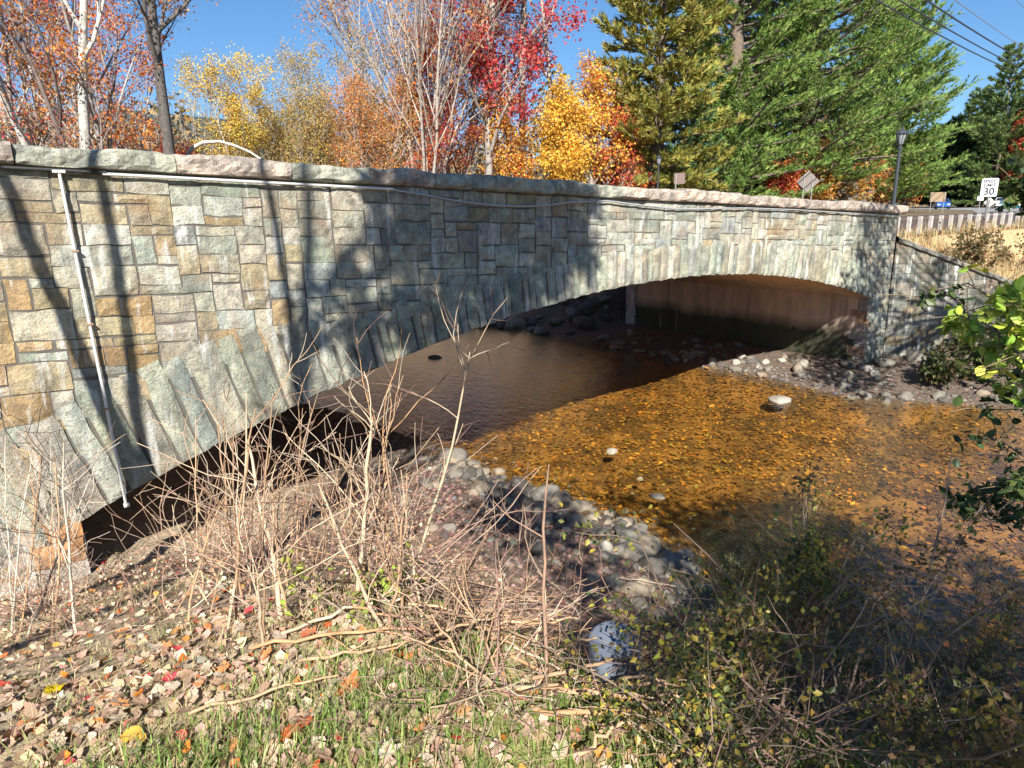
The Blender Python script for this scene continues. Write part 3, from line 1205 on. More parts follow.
hardwood('slim dark tree in front of the orange leaves at the left', 106, 18, 12, .10, DARKB, ORANGE + RED, 1200, .13, lean=(.02, 0), levels=fine)
hardwood('bare grey tree at the left picture edge with rusty leaves', 8, 20, 13, .14, GREYB, RED + TAN, 2200, .13, levels=fine, start=.2)
hardwood('grey twiggy tree left of the pale trunks with rust coloured crown', 40, 22, 13, .14, GREYB, ORANGE + TAN, 3000, .13, levels=fine, start=.2)
hardwood('orange maple glowing behind the pale trunks', 95, 27, 10, .14, GREYB, ORANGE + [(.55, .30, .12)], 1700, .17, levels=fine, start=.12, name='maple_tree', spread=.4)
hardwood('red and orange maple behind the dark trunk', 138, 30, 9, .14, GREYB, RED + ORANGE + ORANGE, 1700, .17, levels=fine, start=.12, name='maple_tree', spread=.4)
hardwood('low scarlet maple showing over the wall right of the dark trunk', 200, 26, 6.2, .10, GREYB, RED + ORANGE, 3600, .15, levels=fine, start=.12, name='maple_tree', spread=.3)
hardwood('rusty red maple at the far left behind bare stems', 20, 32, 12, .15, GREYB, ORANGE + ORANGE + RED + TAN, 1500, .18, levels=fine, start=.12, name='maple_tree', spread=.4)
thick = [(16, .45, .55, .10, .10, 6), (6, .5, .55, .06, .14, 5), (5, .5, .55, .05, .16, 4)]
for px, dp, H, lab, pal, nl in (
        (222, 24, 4.6, 'olive leaved thicket tree right of the scarlet maple', OLIVE + TAN, 2600),
        (255, 28, 5.6, 'yellow olive birch like tree, tallest of the hazy thicket', OLIVE + GOLD, 3600),
        (290, 25, 4.6, 'twiggy olive shrub tree in the middle of the hazy thicket', OLIVE + TAN, 2200),
        (322, 26, 5.6, 'nearly bare grey tree at the right of the hazy thicket', OLIVE + TAN, 1300),
        (350, 27, 7.4, 'bare tan tree with fine twigs left of the many stemmed tree', TAN + OLIVE, 1500),
        (372, 24, 5.2, 'low rust brown thicket tree beside the many stemmed tree', TAN + ORANGE, 2600)):
    hardwood(lab, px, dp, H, .09, GREYB, [tuple(np.array(c) * 1.25) for c in pal], int(nl * 2.6), .12, levels=thick, start=.08, multi=2, spread=.3)
hardwood('many stemmed bare grey tree fanning up behind the wall', 425, 22, 12, .055, (.36, .305, .25), TAN + ORANGE, 1900, .11, levels=[(13, .40, .5, .08, .09, 6), (6, .45, .5, .05, .13, 5), (4, .5, .55, .04, .15, 4)], multi=10, start=.18)
hardwood('low orange maple around the foot of the many stemmed tree', 425, 27, 7.0, .10, GREYB, ORANGE + RED, 6500, .14, levels=fine, start=.08, name='maple_tree', spread=.35)
hardwood('tall scarlet maple right of the many stemmed bare tree', 487, 24, 11.5, .15, GREYB, RED + [(.55, .16, .12)], 5200, .15, levels=fine, start=.18, name='maple_tree', spread=.35)
hardwood('second crimson maple, thinner, beside the slim grey pole tree', 512, 29, 12.5, .15, GREYB, RED + ORANGE, 3600, .16, levels=fine, start=.18, name='maple_tree', spread=.4)
hardwood('slim straight grey tree with few limbs in front of the red maple', 524, 21, 14, .13, (.33, .31, .27), TAN, 200, .11, levels=[(8, .3, .9, .05, .1, 6), (4, .4, .6, .05, .13, 5)], start=.4)
hardwood('leaning thin bare tree between the red and yellow trees', 552, 23, 13, .10, GREYB, TAN, 200, .11, lean=(.06, -.03), levels=[(10, .36, .7, .08, .1, 6), (5, .45, .6, .05, .13, 5)], start=.3)
hardwood('golden yellow maple bright behind the middle of the bridge', 560, 22, 4.3, .10, GREYB, GOLD, 3600, .13, levels=fine, start=.08, name='maple_tree', spread=.3)
hardwood('orange pink maple right of the golden one, thinning at the top', 590, 26, 5.6, .11, GREYB, ORANGE + GOLD, 1900, .14, levels=fine, start=.15, name='maple_tree', spread=.35)
hardwood('small golden maple left of the bright yellow one', 512, 22.5, 4.0, .08, GREYB, GOLD + ORANGE, 1300, .13, levels=fine, start=.1, name='maple_tree', spread=.25)
hardwood('low red bush showing over the wall under the yellow pine', 612, 24, 4.2, .05, GREYB, RED + ORANGE, 1600, .12, levels=fine, start=.1, multi=2, name='maple_bush', cat='bush', spread=.25)
hardwood('bare tan thicket tree behind the many stemmed tree', 395, 33, 12, .14, GREYB, TAN + ORANGE, 2600, .16, levels=thick, start=.1, multi=2, spread=.4)
hardwood('rust leaved tree filling behind the scarlet maple', 455, 36, 9, .14, GREYB, ORANGE + TAN, 2200, .18, levels=thick, start=.1, multi=2, spread=.5)

pine('yellow green loose pine left of the big dark green pines', 652, 30, 19, 3.2, 170, dens=1.3, pal=[(.34, .34, .07), (.42, .37, .08), (.24, .29, .07), (.44, .36, .10)], lift=.05, shape=.5, low=.12, blade=.3)
hardwood('lime yellow hardwood low beside the yellow green pine', 632, 27, 4.6, .12, GREYB, LIME, 5200, .13, levels=fine, start=.1, spread=.35, name='hardwood_tree')
pine('tall green white pine, left of the three big pines', 728, 31, 25, 4.4, 170, shape=.55, wind=(.1, -.05), low=.06)
pine('huge green white pine with drooping plumes, middle of the big three', 800, 31, 26, 5.4, 230, shape=.65, wind=(.0, -.05), low=.09)
pine('broad white pine sloping to the road, right of the big three', 872, 37, 12.9, 4.9, 200, shape=.9, wind=(0, 0), low=.10)
pine('white pine filling the gap behind the big three', 755, 41, 27, 5.6, 150, shape=.6, wind=(0, 0), low=.1, pal=[(.10, .16, .05), (.13, .19, .06)])
pine('young bluish pine low at the left foot of the big pines', 683, 27, 7.0, 1.9, 60, pal=[(.11, .21, .09), (.14, .24, .10)], low=.08, blade=.22)
pine('small young pine showing just over the wall among the big ones', 722, 27, 5.6, 2.2, 60, low=.06, blade=.22)
for px, dp, H, lab, pal, nl in (
        (812, 29, 3.4, 'orange bush glowing under the big pine behind the road sign', ORANGE + GOLD, 3400),
        (862, 34, 3.5, 'orange shrub tree at the foot of the right big pine', ORANGE + TAN, 3400),
        (905, 36, 3.3, 'bright orange bush left of the road and right of the lamp', ORANGE, 3600),
        (850, 31, 2.9, 'olive and orange bush low between sign and lamp', ORANGE + OLIVE, 2600),
        (780, 28, 2.6, 'reddish orange bush left of the diamond sign', ORANGE + RED, 1800)):
    hardwood(lab, px, dp, H, .07, DARKB, pal, nl, .14, levels=fine, start=.08, multi=2, spread=.35, name='autumn_bush', cat='bush')

# ---- far right
DP = [(.045, .08, .03), (.06, .10, .035), (.05, .085, .04)]  # deepest greens, shade worked into the colour of the shadowy trees
for px, dp, H, rm, lab in (
        (992, 78, 17.0, 5.2, 'tall pointed dark pine farthest right along the road'),
        (968, 84, 13.5, 5.0, 'rounded dark pine left of the pointed far one'),
        (1018, 80, 14.5, 5.2, 'dark pine at the right picture edge behind the red maple'),
        (1050, 74, 15.5, 5.4, 'dark pine just past the right picture edge'),
        (944, 92, 11.5, 5.0, 'low dark pine nearest the big pines beyond the road'),
        (930, 70, 8.2, 4.0, 'shadowy spruce just right of the big pines by the road'),
        (958, 66, 6.6, 3.4, 'shadowy young spruce above the parked traffic')):
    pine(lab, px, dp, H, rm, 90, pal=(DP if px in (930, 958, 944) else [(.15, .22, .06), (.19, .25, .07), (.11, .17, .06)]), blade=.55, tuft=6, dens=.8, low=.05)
hardwood('coral red maple beside the speed limit sign across the road', 1006, 62, 7.6, .13, DARKB, [(.62, .14, .07), (.66, .20, .08), (.55, .10, .06)], 4600, .26, levels=fine, start=.15, name='maple_tree', spread=.5)
hardwood('golden maple at the right picture edge across the road', 1032, 58, 7.2, .13, DARKB, GOLD, 3600, .25, levels=fine, start=.15, name='maple_tree', spread=.5)
hardwood('yellow green bush above the road right of the pines', 980, 64, 6.5, .1, DARKB, LIME + OLIVE, 2200, .25, levels=fine, start=.15, name='autumn_bush', cat='bush', spread=.5)
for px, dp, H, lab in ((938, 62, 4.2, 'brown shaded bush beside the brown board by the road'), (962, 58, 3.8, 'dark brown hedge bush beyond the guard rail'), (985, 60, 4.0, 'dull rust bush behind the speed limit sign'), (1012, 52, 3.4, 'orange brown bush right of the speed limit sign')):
    hardwood(lab, px, dp, H, .07, DARKB, [(.10, .09, .04), (.14, .08, .04), (.07, .08, .03), (.16, .08, .03)], 2600, .24, levels=fine, start=.05, multi=2, name='autumn_bush', cat='bush', spread=.45)  # very dark leaf palette stands in for the shadow over these bushes

# far hill
hx = np.linspace(-900, 1500, 60)
P0 = np.array([430.0, 230.0])
hg = Geo()
a1 = np.linspace(-0.5, 2.6, 70)
rr_ = np.linspace(420, 900, 12)
A, R_ = np.meshgrid(a1, rr_, indexing='ij')
hz = 3.0 + sstep(420, 760, R_) * (62 + 30 * np.sin(A * 5.0 + 1.0) + 14 * noise2(A * 8, R_ * .01, 1.0, 8, 3))
hills = hg.grid(np.stack([R_ * np.cos(A), R_ * np.sin(A) - 10, hz], -1), col=(.045, .065, .06)).build('hills', MAT['ground'], smooth=True)
tag(hills, 'low wooded hill far beyond the road', kind='structure')

# distant woods that read as one mass
g = Geo()
n = 52000
a = rng.uniform(-0.2, 1.75, n)
d = rng.uniform(62, 100, n)
hmax = 9 + 3 * np.sin(a * 23) + 2 * np.sin(a * 51 + 1)
hh = hmax * rng.beta(1.2, 1.1, n)
pos = np.stack([d * np.cos(a), d * np.sin(a) - 10, 3.6 + hh], -1)
wc = pick(TAN + [(.24, .20, .15), (.28, .24, .18), (.20, .17, .13), (.14, .14, .07)], n)
keep = (pos[:, 1] - road_mid(pos[:, 0]) > 15) | (pos[:, 0] < 0)
az = (a - math.radians(54)) * -1
keep &= ~((az > math.radians(27)) & (hh > 3.2))
leaf_cards(g, pos[keep], .55, wc[keep])
st = []
for i in range(420):
    aa, dd = rng.uniform(.95, 1.75), rng.uniform(62, 95)
    b0 = np.array([dd * math.cos(aa), dd * math.sin(aa) - 10, 3.5])
    st.append(branch(b0, (0, 0, 1), rng.uniform(8, 13), .12, .02, 6, .05))
g.tubes(st, 4, np.clip(np.array(GREYB)[None] * rng.uniform(.6, 1.2, (len(st), 1)), 0, 1))
w = g.build('far_woods', MAT['leaf'])
tag(w, 'hazy mass of bare autumn woods far behind the trees', kind='stuff')

# ================================================================== road furniture
def disc(c, r, axis_, n=20):
    pass


def lathe(g, base, prof, n=16, col=None, axis_=(0, 0, 1)):
    """Turned shape: prof is a list of (radius, height)."""
    prof = np.array(prof, float)
    a = np.arange(n + 1) / n * 2 * PI
    z = unit(np.array(axis_, float))
    x = unit(np.cross(z, [0.3, 1, 0.1]))
    y = np.cross(z, x)
    P = np.array(base)[None, None] + prof[:, None, 0, None] * (np.cos(a)[None, :, None] * x + np.sin(a)[None, :, None] * y) + prof[:, None, 1, None] * z
    return g.grid(P, col=col)


def street_lamp(label, base, H, s=1.0):
    root = thing('street_lamp', label, 'street lamp', base, 'lamps along the bridge road')
    b0 = np.array(base, float)
    g = Geo()
    lathe(g, b0, [(0, 0), (.16 * s, 0), (.16 * s, .08), (.12 * s, .14), (.12 * s, .62), (.085 * s, .72), (.065 * s, .80), (.052 * s, H - .62), (.08 * s, H - .60), (.08 * s, H - .55), (.05 * s, H - .52), (.06 * s, H - .44)], col=(.035, .04, .045))
    g.build('post', MAT['paint'], root, smooth=False)
    g = Geo()
    lathe(g, b0 + [0, 0, H - .44], [(.07 * s, 0), (.17 * s, .30), (.165 * s, .31)], 8, col=(.30, .32, .33))
    g.build('lantern_glass', MAT['glass'], root)
    g = Geo()
    for k in range(8):
        a = k / 8 * 2 * PI
        p = np.array([[math.cos(a) * r_, math.sin(a) * r_, z_] for r_, z_ in ((.075 * s, H - .44), (.178 * s, H - .13))]) + b0
        g.tubes([(p, np.full(2, .012 * s))], 4, (.03, .035, .04))
    g.build('lantern_frame', MAT['paint'], root)
    g = Geo()
    lathe(g, b0 + [0, 0, H - .13], [(.20 * s, 0), (.21 * s, .02), (.15 * s, .10), (.06 * s, .16), (.03 * s, .19), (.035 * s, .22), (0, .26)], 12, col=(.04, .045, .05))
    g.build('lantern_cap', MAT['paint'], root)
    return root


lp = at(893.5, 203, 23.2)
street_lamp('black street lamp standing at the far right end of the parapet', (lp[0], lp[1], float(deck(lp[0])) + .03), float(at(899, 133, 23.2)[2] - deck(lp[0])), 1.0)
lx, ly = ground_at(657, 44)
street_lamp('small distant street lamp in front of the yellow green pine', (lx, ly, float(terrain(lx, ly))), 4.0, 1.0)


def face_axes(n):
    n = unit(np.array([n[0], n[1], 0.0]))
    r_ = np.array([-n[1], n[0], 0.0])
    return n, r_


def plate(g, c, n, w, h, t=0.012, col=None, spin=0.0, rounded=0.0):
    """Flat sign plate facing n; spin 45 degrees makes a diamond."""
    n, r_ = face_axes(n)
    u_ = np.array([0, 0, 1.0])
    if spin:
        r2 = r_ * math.cos(spin) + u_ * math.sin(spin)
        u_ = -r_ * math.sin(spin) + u_ * math.cos(spin)
        r_ = r2
    k = 5
    pts = []
    rd = rounded or 0.03
    for sx, sz, a0 in ((1, 1, 0), (-1, 1, 90), (-1, -1, 180), (1, -1, 270)):
        for i in range(k):
            a = math.radians(a0 + 90 * i / (k - 1))
            pts.append((sx * (w / 2 - rd) + rd * math.cos(a), sz * (h / 2 - rd) + rd * math.sin(a)))
    pts = np.array(pts)
    f = np.array(c) + pts[:, :1] * r_ + pts[:, 1:] * u_ + n * t / 2
    b_ = f - n * t
    m = len(pts)
    V = np.vstack([f, b_, [np.array(c) + n * t / 2], [np.array(c) - n * t / 2]])
    tri = [[2 * m, i, (i + 1) % m] for i in range(m)] + [[2 * m + 1, m + (i + 1) % m, m + i] for i in range(m)]
    q = [[i, m + i, m + (i + 1) % m, (i + 1) % m] for i in range(m)]
    return g.add(V, quads=q, tris=tri, col=col)


def post(g, p0, p1, w=0.05, col=(.3, .3, .3)):
    g.tubes([(np.array([p0, p1], float), np.array([w, w]))], 6, col)
    return g


def text_mesh(name, body, c, n, size, mat, parent, colr):
    cu = bpy.data.curves.new(name, 'FONT')
    cu.body = body
    cu.size = size
    cu.align_x, cu.align_y = 'CENTER', 'CENTER'
    cu.extrude = 0.002
    cu.offset = size * 0.022
    tmp = bpy.data.objects.new(name, cu)
    COL.objects.link(tmp)
    dg = bpy.context.evaluated_depsgraph_get()
    me = bpy.data.meshes.new_from_object(tmp.evaluated_get(dg))
    bpy.data.objects.remove(tmp)
    nn, r_ = face_axes(n)
    mtx = Matrix(((r_[0], 0, nn[0], c[0]), (r_[1], 0, nn[1], c[1]), (r_[2], 1, nn[2], c[2]), (0, 0, 0, 1)))
    me.transform(mtx)
    me.transform(Matrix.Translation(-Vector(TRUE_LOC[parent.name])))
    me.materials.clear()
    me.materials.append(mat)
    at_ = me.color_attributes.new('Col', 'FLOAT_COLOR', 'POINT')
    at_.data.foreach_set('color', np.tile([*colr, 1.0], len(me.vertices)).astype(np.float32))
    o = bpy.data.objects.new(name, me)
    COL.objects.link(o)
    o.parent = parent
    TRUE_LOC[o.name] = TRUE_LOC[parent.name]
    return o


# speed limit sign
sc_ = at(989.5, 187.5, 24.3)
nv = CAM - sc_ + np.array([1.5, -3.0, 0])
base = np.array([sc_[0] + .02, sc_[1], float(terrain(sc_[0], sc_[1])) - .1])
sg = thing('speed_limit_sign', 'white speed limit 30 sign on a leaning post above the dry grass', 'road sign', base)
plate(Geo(), sc_, nv, .50, .63, .01, (.72, .72, .74), rounded=.05).build('sign_plate', MAT['paint'], sg)
nn, rr2 = face_axes(nv)
for body, dz, sz in (('SPEED', .215, .155), ('LIMIT', .075, .155), ('30', -.145, .33)):
    text_mesh('lettering', body, sc_ + nn * 0.009 + np.array([0, 0, dz]), nv, sz, MAT['black'], sg, (.02, .02, .03))
post(Geo(), base, sc_ - nn * .03 + [0, 0, .35], .03, (.16, .15, .15)).build('post', MAT['galv'], sg)


def sign_back(name, label, px, py, depth, w, h, spin, col, posts=(0,), away=True, face=None, gnd=None):
    c = at(px, py, depth)
    n = (c - CAM) if away else (CAM - c)
    n = n if face is None else face
    gz = float(terrain(c[0], c[1])) if gnd is None else gnd
    root = thing(name, label, 'road sign', (c[0], c[1], gz))
    plate(Geo(), c, n, w, h, .012, col, spin).build('sign_plate', MAT['paint'], root)
    nn, rr2 = face_axes(CAM - c)
    for p in posts:
        g = Geo()
        o = rr2 * p + nn * .035
        post(g, np.array([c[0], c[1], gz - .2]) + o, c + o + [0, 0, (h / 2 if not spin else h * .5) - .05], .03, (.34, .33, .31))
        g.build('post', MAT['galv'], root)
    return root


sign_back('diamond_sign', 'back of a grey diamond road sign on two posts behind the parapet', 808, 181.5, 40, .90, .90, PI / 4, (.20, .17, .14), (-.22, .24))
sign_back('square_sign', 'back of a small brown square sign just over the parapet', 679.5, 178.5, 40, .62, .62, 0, (.17, .11, .09), (-.2,))
sign_back('notice_board', 'brown wooden board on two posts beside the far road', 938, 197, 62, 1.22, .84, 0, (.33, .23, .14), (-.5, .5), False)
sign_back('white_sign', 'little white sign on a thin post left of the speed limit sign', 980.5, 198.5, 60, .46, .36, 0, (.8, .8, .8), (0,), False)
sign_back('small_diamond_sign', 'small pale diamond sign on the verge below the speed limit sign', 989.5, 202.5, 50, .52, .52, PI / 4, (.62, .58, .52), (0,), False)

# guard rail of close white posts
gx_ = np.arange(22.4, 66, .78)
gy_ = road_mid(gx_) - road_half(gx_) + .15
gb = (float(gx_[0]), float(gy_[0]), float(deck(gx_[0])))
rail = thing('guard_rail', 'low guard rail of white posts along the road beyond the bridge', 'guard rail', gb)
dz = float(deck(24))
g = Geo()
for o, zz_, t_ in ((.10, .32, .20), (.09, .60, .035)):  # added lower plank: its dark brown stands in for shade behind the posts
    P = np.stack([gx_, gy_ + o, np.full_like(gx_, dz + zz_)], -1)
    prof = np.array([[-.03, -t_], [.03, -t_], [.03, t_], [-.03, t_], [-.03, -t_]])
    g.grid(P[:, None] + np.stack([np.zeros(5), prof[:, 0], prof[:, 1]], -1)[None], col=(.07, .055, .055))
g.build('rail', MAT['paint'], rail)
for px_, py_ in zip(gx_, gy_):
    Geo().box((px_, py_, dz + .26), (.11, .11, .70), col=np.array([.45, .41, .37]) * rng.uniform(.85, 1.08)).build('post', MAT['mortar'], rail)


# ------------------------------------------------------------------ cars
def car(name, label, px, depth, colr, yaw):
    x, y = ground_at(px, depth)
    z = float(deck(30)) + .03
    root = thing(name, label, 'car', (x, y, z))
    fw = np.array([math.cos(yaw), math.sin(yaw), 0])
    lf = np.array([-math.sin(yaw), math.cos(yaw), 0])
    o = np.array([x, y, z])

    def T(P):
        P = np.asarray(P, float)
        return o + P[..., :1] * fw + P[..., 1:2] * lf + P[..., 2:3] * np.array([0, 0, 1.0])
    side = np.array([[-2.15, .35], [-2.2, .62], [-2.1, .92], [-1.7, 1.0], [-1.25, 1.42], [-.2, 1.5], [.45, 1.42], [1.05, 1.02], [1.9, .86], [2.2, .62], [2.2, .35]])
    ws = np.array([.86, .9, .9, .88, .66, .64, .66, .86, .86, .84, .86])
    L = np.stack([side[:, 0], ws, side[:, 1]], -1)
    Rr = L * np.array([1, -1, 1])
    k = len(side)
    V = T(np.vstack([L, Rr]))
    q = [[i, i + 1, k + i + 1, k + i] for i in range(k - 1)] + [[k - 1, 0, k, 2 * k - 1]]
    tri = []
    for off, fl in ((0, 1), (k, -1)):
        idx = [off + i for i in range(k)]
        low = [0, 1, 2, 3, 7, 8, 9, 10]
        for a in range(1, len(low) - 1):
            tri.append([off + low[0], off + low[a], off + low[a + 1]][::fl])
        q.append([off + 3, off + 4, off + 6, off + 7][::fl])
        tri.append([off + 4, off + 5, off + 6][::fl])
    Geo().add(V, quads=q, tris=tri, col=colr).build('body', MAT['carpaint'], root)
    gw = Geo()
    for sgn in (1, -1):
        gw.add(T([[-1.5, .80 * sgn, 1.02], [-1.15, .69 * sgn, 1.36], [.4, .69 * sgn, 1.36], [.9, .85 * sgn, 1.03]]) + lf * .02 * sgn, quads=[[0, 1, 2, 3]], col=(.02, .025, .03))
    gw.build('side_window', MAT['glass'], root)
    Geo().add(T([[1.02, .78, 1.06], [1.02, -.78, 1.06], [.5, -.6, 1.42], [.5, .6, 1.42]]) + (fw + [0, 0, .6]) * .02, quads=[[0, 1, 2, 3]], col=(.02, .025, .03)).build('windscreen', MAT['glass'], root)
    Geo().add(T([[-1.70, .78, 1.03], [-1.70, -.78, 1.03], [-1.3, -.6, 1.39], [-1.3, .6, 1.39]]) + (-fw + [0, 0, .6]) * .02, quads=[[0, 1, 2, 3]], col=(.02, .025, .03)).build('rear_window', MAT['glass'], root)
    for sx in (1.35, -1.35):
        for sy in (.8, -.8):
            g = Geo()
            lathe(g, T([sx, sy - .1, .33]), [(0, 0), (.2, 0), (.33, .02), (.33, .18), (.2, .2), (0, .2)], 16, (.02, .02, .02), axis_=lf)
            g.build('wheel', MAT['black'], root)
    for sy in (.62, -.62):
        Geo().box(T([2.19, sy, .66]), (.06, .34, .16), yaw, (.8, .8, .78)).build('headlight', MAT['glass'], root)
        Geo().box(T([-2.18, sy, .74]), (.06, .26, .16), yaw, (.5, .03, .03)).build('tail_light', MAT['glass'], root)


car('parked_car', 'bright blue car on the far road beside the brown board', 942, 104, (.03, .10, .30), 3.6)
car('parked_car', 'teal car on the road at the right edge beyond the guard rail', 1011, 66, (.02, .12, .15), 3.4)
car('parked_car', 'white car far off on the road above the guard rail', 1000, 100, (.75, .75, .75), 3.6)

# ------------------------------------------------------------------ overhead wires
for i, (px, slope, lab, rr) in enumerate(((876, .588, 'thick black overhead wire, lowest of the five at the top right', .032), (899, .627, 'thick black overhead wire, second lowest at the top right', .032), (926, .657, 'thick black overhead wire, middle of the five at the top right', .036), (955, .714, 'thin grey overhead wire above the thick ones', .018), (1016, .9, 'thin grey overhead wire at the very corner of the sky', .010))):
    h = 8.0
    d0 = ray(px, 0)
    p0 = CAM + d0 * (h / d0[2])
    az = math.radians(8.2)
    dv = np.array([math.cos(az), math.sin(az), 0])
    t = np.linspace(-14, 60, 50)
    P = p0 + t[:, None] * dv + np.stack([0 * t, 0 * t, 0.0006 * (t - 4) ** 2 - .01], -1)
    w = Geo().tubes([(P, np.full(50, rr))], 5, (.03, .03, .035) if rr > .02 else (.22, .22, .23)).build('overhead_wire', MAT['black'], smooth=True)
    tag(recentre(w, p0), lab, 'wire')

# pale fallen limb showing behind the parapet
p = np.array([at(a, b_, 24) for a, b_ in ((184, 160), (192, 148), (203, 142.5), (220, 141.5), (236, 146), (250, 152), (262, 160))])
fb = Geo().tubes([(p, np.array([.07, .075, .07, .06, .05, .045, .04]))], 6, (.46, .41, .33)).build('fallen_limb', MAT['bark'], smooth=True)
tag(recentre(fb, p[0]), 'pale arching dead limb just above the wall right of the dark trunk', 'branch')

# ================================================================== rocks
import bmesh


def rock_mesh(name, seed, squash=(1, .8, .6), amp=.28, sub=3, colr=(.25, .24, .22), moss=0):
    bm = bmesh.new()
    bmesh.ops.create_icosphere(bm, subdivisions=sub, radius=1)
    P = np.array([v.co[:] for v in bm.verts])
    n = amp * vnoise(P + seed * 7.3, 1.1, seed, 2) + .05 * vnoise(P, 4, seed + 2, 2)
    Q = P * (1 + n)[:, None]
    for ax_ in unit(np.random.default_rng(seed).normal(size=(5, 3))):
        dd = Q @ ax_
        lim = .72
        Q = Q - np.where(dd > lim, (dd - lim) * .8, 0)[:, None] * ax_
    Q = Q * np.array(squash)
    for v, c in zip(bm.verts, Q):
        v.co = c
    me = bpy.data.meshes.new(name)
    bm.to_mesh(me)
    bm.free()
    me.polygons.foreach_set('use_smooth', np.ones(len(me.polygons), bool))
    cv = np.array(colr) * (1 + .15 * vnoise(P, 2, seed, 2))[:, None]
    a = me.color_attributes.new('Col', 'FLOAT_COLOR', 'POINT')
    a.data.foreach_set('color', np.concatenate([cv, np.ones((len(cv), 1))], 1).astype(np.float32).ravel())
    me.materials.append(MAT['rock'])
    return me


KINDS = {'grey': (.17, .152, .122), 'dark': (.085, .075, .062), 'tan': (.25, .20, .14), 'pale': (.33, .30, .24)}
RM = {k: [rock_mesh('river_rock', 11 * i + j, (1, rng.uniform(.7, .95), rng.uniform(.5, .75)), .3, 3, c) for i in range(4)] for j, (k, c) in enumerate(KINDS.items())}


def rock(kind, p, s, label, group, name='river_rock', sink=.25):
    me = RM[kind][int(rng.integers(4))]
    o = bpy.data.objects.new(name, me)
    COL.objects.link(o)
    o.location = (p[0], p[1], p[2] + s * (.5 - sink))
    o.rotation_euler = (rng.uniform(-.3, .3), rng.uniform(-.3, .3), rng.uniform(0, 6.28))
    o.scale = (s, s * rng.uniform(.8, 1.1), s * rng.uniform(.8, 1.2))
    TRUE_LOC[o.name] = tuple(o.location)
    return tag(o, label, 'rock', group)


LBL = {'grey': 'grey rounded cobble', 'dark': 'dark damp cobble', 'tan': 'tan sandy cobble', 'pale': 'pale whitish cobble'}
n_rock = 0
while n_rock < 172:                              # cobbles along the near shore
    y = rng.uniform(-5.6, 2.5)
    off = rng.gamma(1.5, .6) - .35
    if off > 3.0 or off < -.5:
        continue
    x = float(water_left(y)) - off
    k = rng.choice(['grey', 'dark', 'tan', 'pale'], p=[.42, .33, .24, .01])
    s = rng.gamma(3.2, .026) + .045
    rock(k, (x, y, float(terrain(x, y))), min(s, .30), LBL[k] + ' in the heap along the near shore of the river', 'cobbles on the near shore', sink=.38)
    n_rock += 1
for px, py, s, k, lab in ((648, 548, .24, 'tan', 'large tan boulder at the tip of the near shore by the water'), (632, 540, .20, 'grey', 'rounded grey rock left of the tan shore boulder'), (652, 570, .24, 'dark', 'dark mossy rock below the tan shore boulder'), (575, 508, .17, 'grey', 'grey rock at the water edge in the middle of the shore'), (470, 478, .22, 'dark', 'dark flat rock at the upper end of the shore'), (545, 552, .2, 'dark', 'dark low rock half under red leaves')):
    p, _ = hit(px, py)
    rock(k, p, s, lab, None)
for px, py, s, k, lab in ((779, 400, .36, 'pale', 'big whitish rock standing in the amber shallows'), (612, 451, .15, 'pale', 'small pale rock breaking the water mid stream'), (657, 496, .17, 'grey', 'grey rock awash near the shore'), (640, 478, .07, 'pale', 'tiny pale stone in the amber water'), (533, 296, .5, 'pale', 'pale rock at the water under the arch far side'), (436, 358, .3, 'dark', 'dark rock in the water under the arch')):
    d = ray(px, py)
    p = CAM + d * (-CAM[2] / d[2])
    o = rock(k, (p[0], p[1], -.02), s, lab, None, sink=.45)
    o.scale.z *= .5
n_rock = 0
while n_rock < 120:                              # cobbles below the right abutment and wing wall
    y = rng.uniform(-5, 9)
    off = rng.gamma(1.7, .75)
    x = float(water_right(y)) + off - .25
    if y > -.2 and x > 20.4:
        continue
    if y <= -.2 and y > wing_y(x) - .4 and x > 20.6:
        continue
    k = rng.choice(['grey', 'dark', 'tan', 'pale'], p=[.42, .25, .20, .13])
    s = rng.gamma(3.0, .035) + .05
    where = 'on the far shore under the arch' if y > 0 else 'on the far shore below the wing wall'
    rock(k, (x, y, max(float(terrain(x, y)), -.1)), min(s, .3), LBL[k] + ' ' + where, 'cobbles ' + where, sink=.4)
    n_rock += 1
for px, py, s, k, lab in ((803, 366, .2, 'pale', 'round pale rock on top of a tan one near the arch wall'), (797, 371, .25, 'tan', 'round tan rock beside the arch wall'), (847, 379, .3, 'tan', 'flat tan rock at the far water edge'), (848, 367, .3, 'dark', 'dark flat rock at the corner of the arch wall'), (884, 366, .34, 'grey', 'grey rock at the foot of the bridge corner'), (916, 361, .4, 'grey', 'bluish grey rock below the wing wall')):
    p, _ = hit(px, py)
    rock(k, p, s, lab, None)
n_rock = 0
while n_rock < 110:                               # rough boulders of the upstream bank
    y = rng.uniform(10.4, 17)
    x = float(water_right(y)) + rng.uniform(-.4, 4.5)
    k = rng.choice(['grey', 'dark', 'tan'], p=[.3, .6, .1])
    rock(k, (x, y, float(terrain(x, y))), rng.uniform(.16, .5), 'rough dark boulder piled on the bank seen through the arch', 'boulders beyond the arch', name='boulder')
    n_rock += 1
# smooth blue grey boulder in the brush
p, _ = hit(614, 690)
bo = bpy.data.objects.new('boulder', rock_mesh('boulder', 77, (1, .85, .8), .12, 4, (.15, .17, .21)))
bo.data.materials[0] = surf_mat('smooth_stone', .55, .12, 12, .35, 5, spec=.5)
COL.objects.link(bo)
bo.location, bo.scale = (p[0], p[1], p[2] + .13), (.115, .115, .17)
tag(bo, 'smooth blue grey boulder half buried in dead twigs', 'boulder')

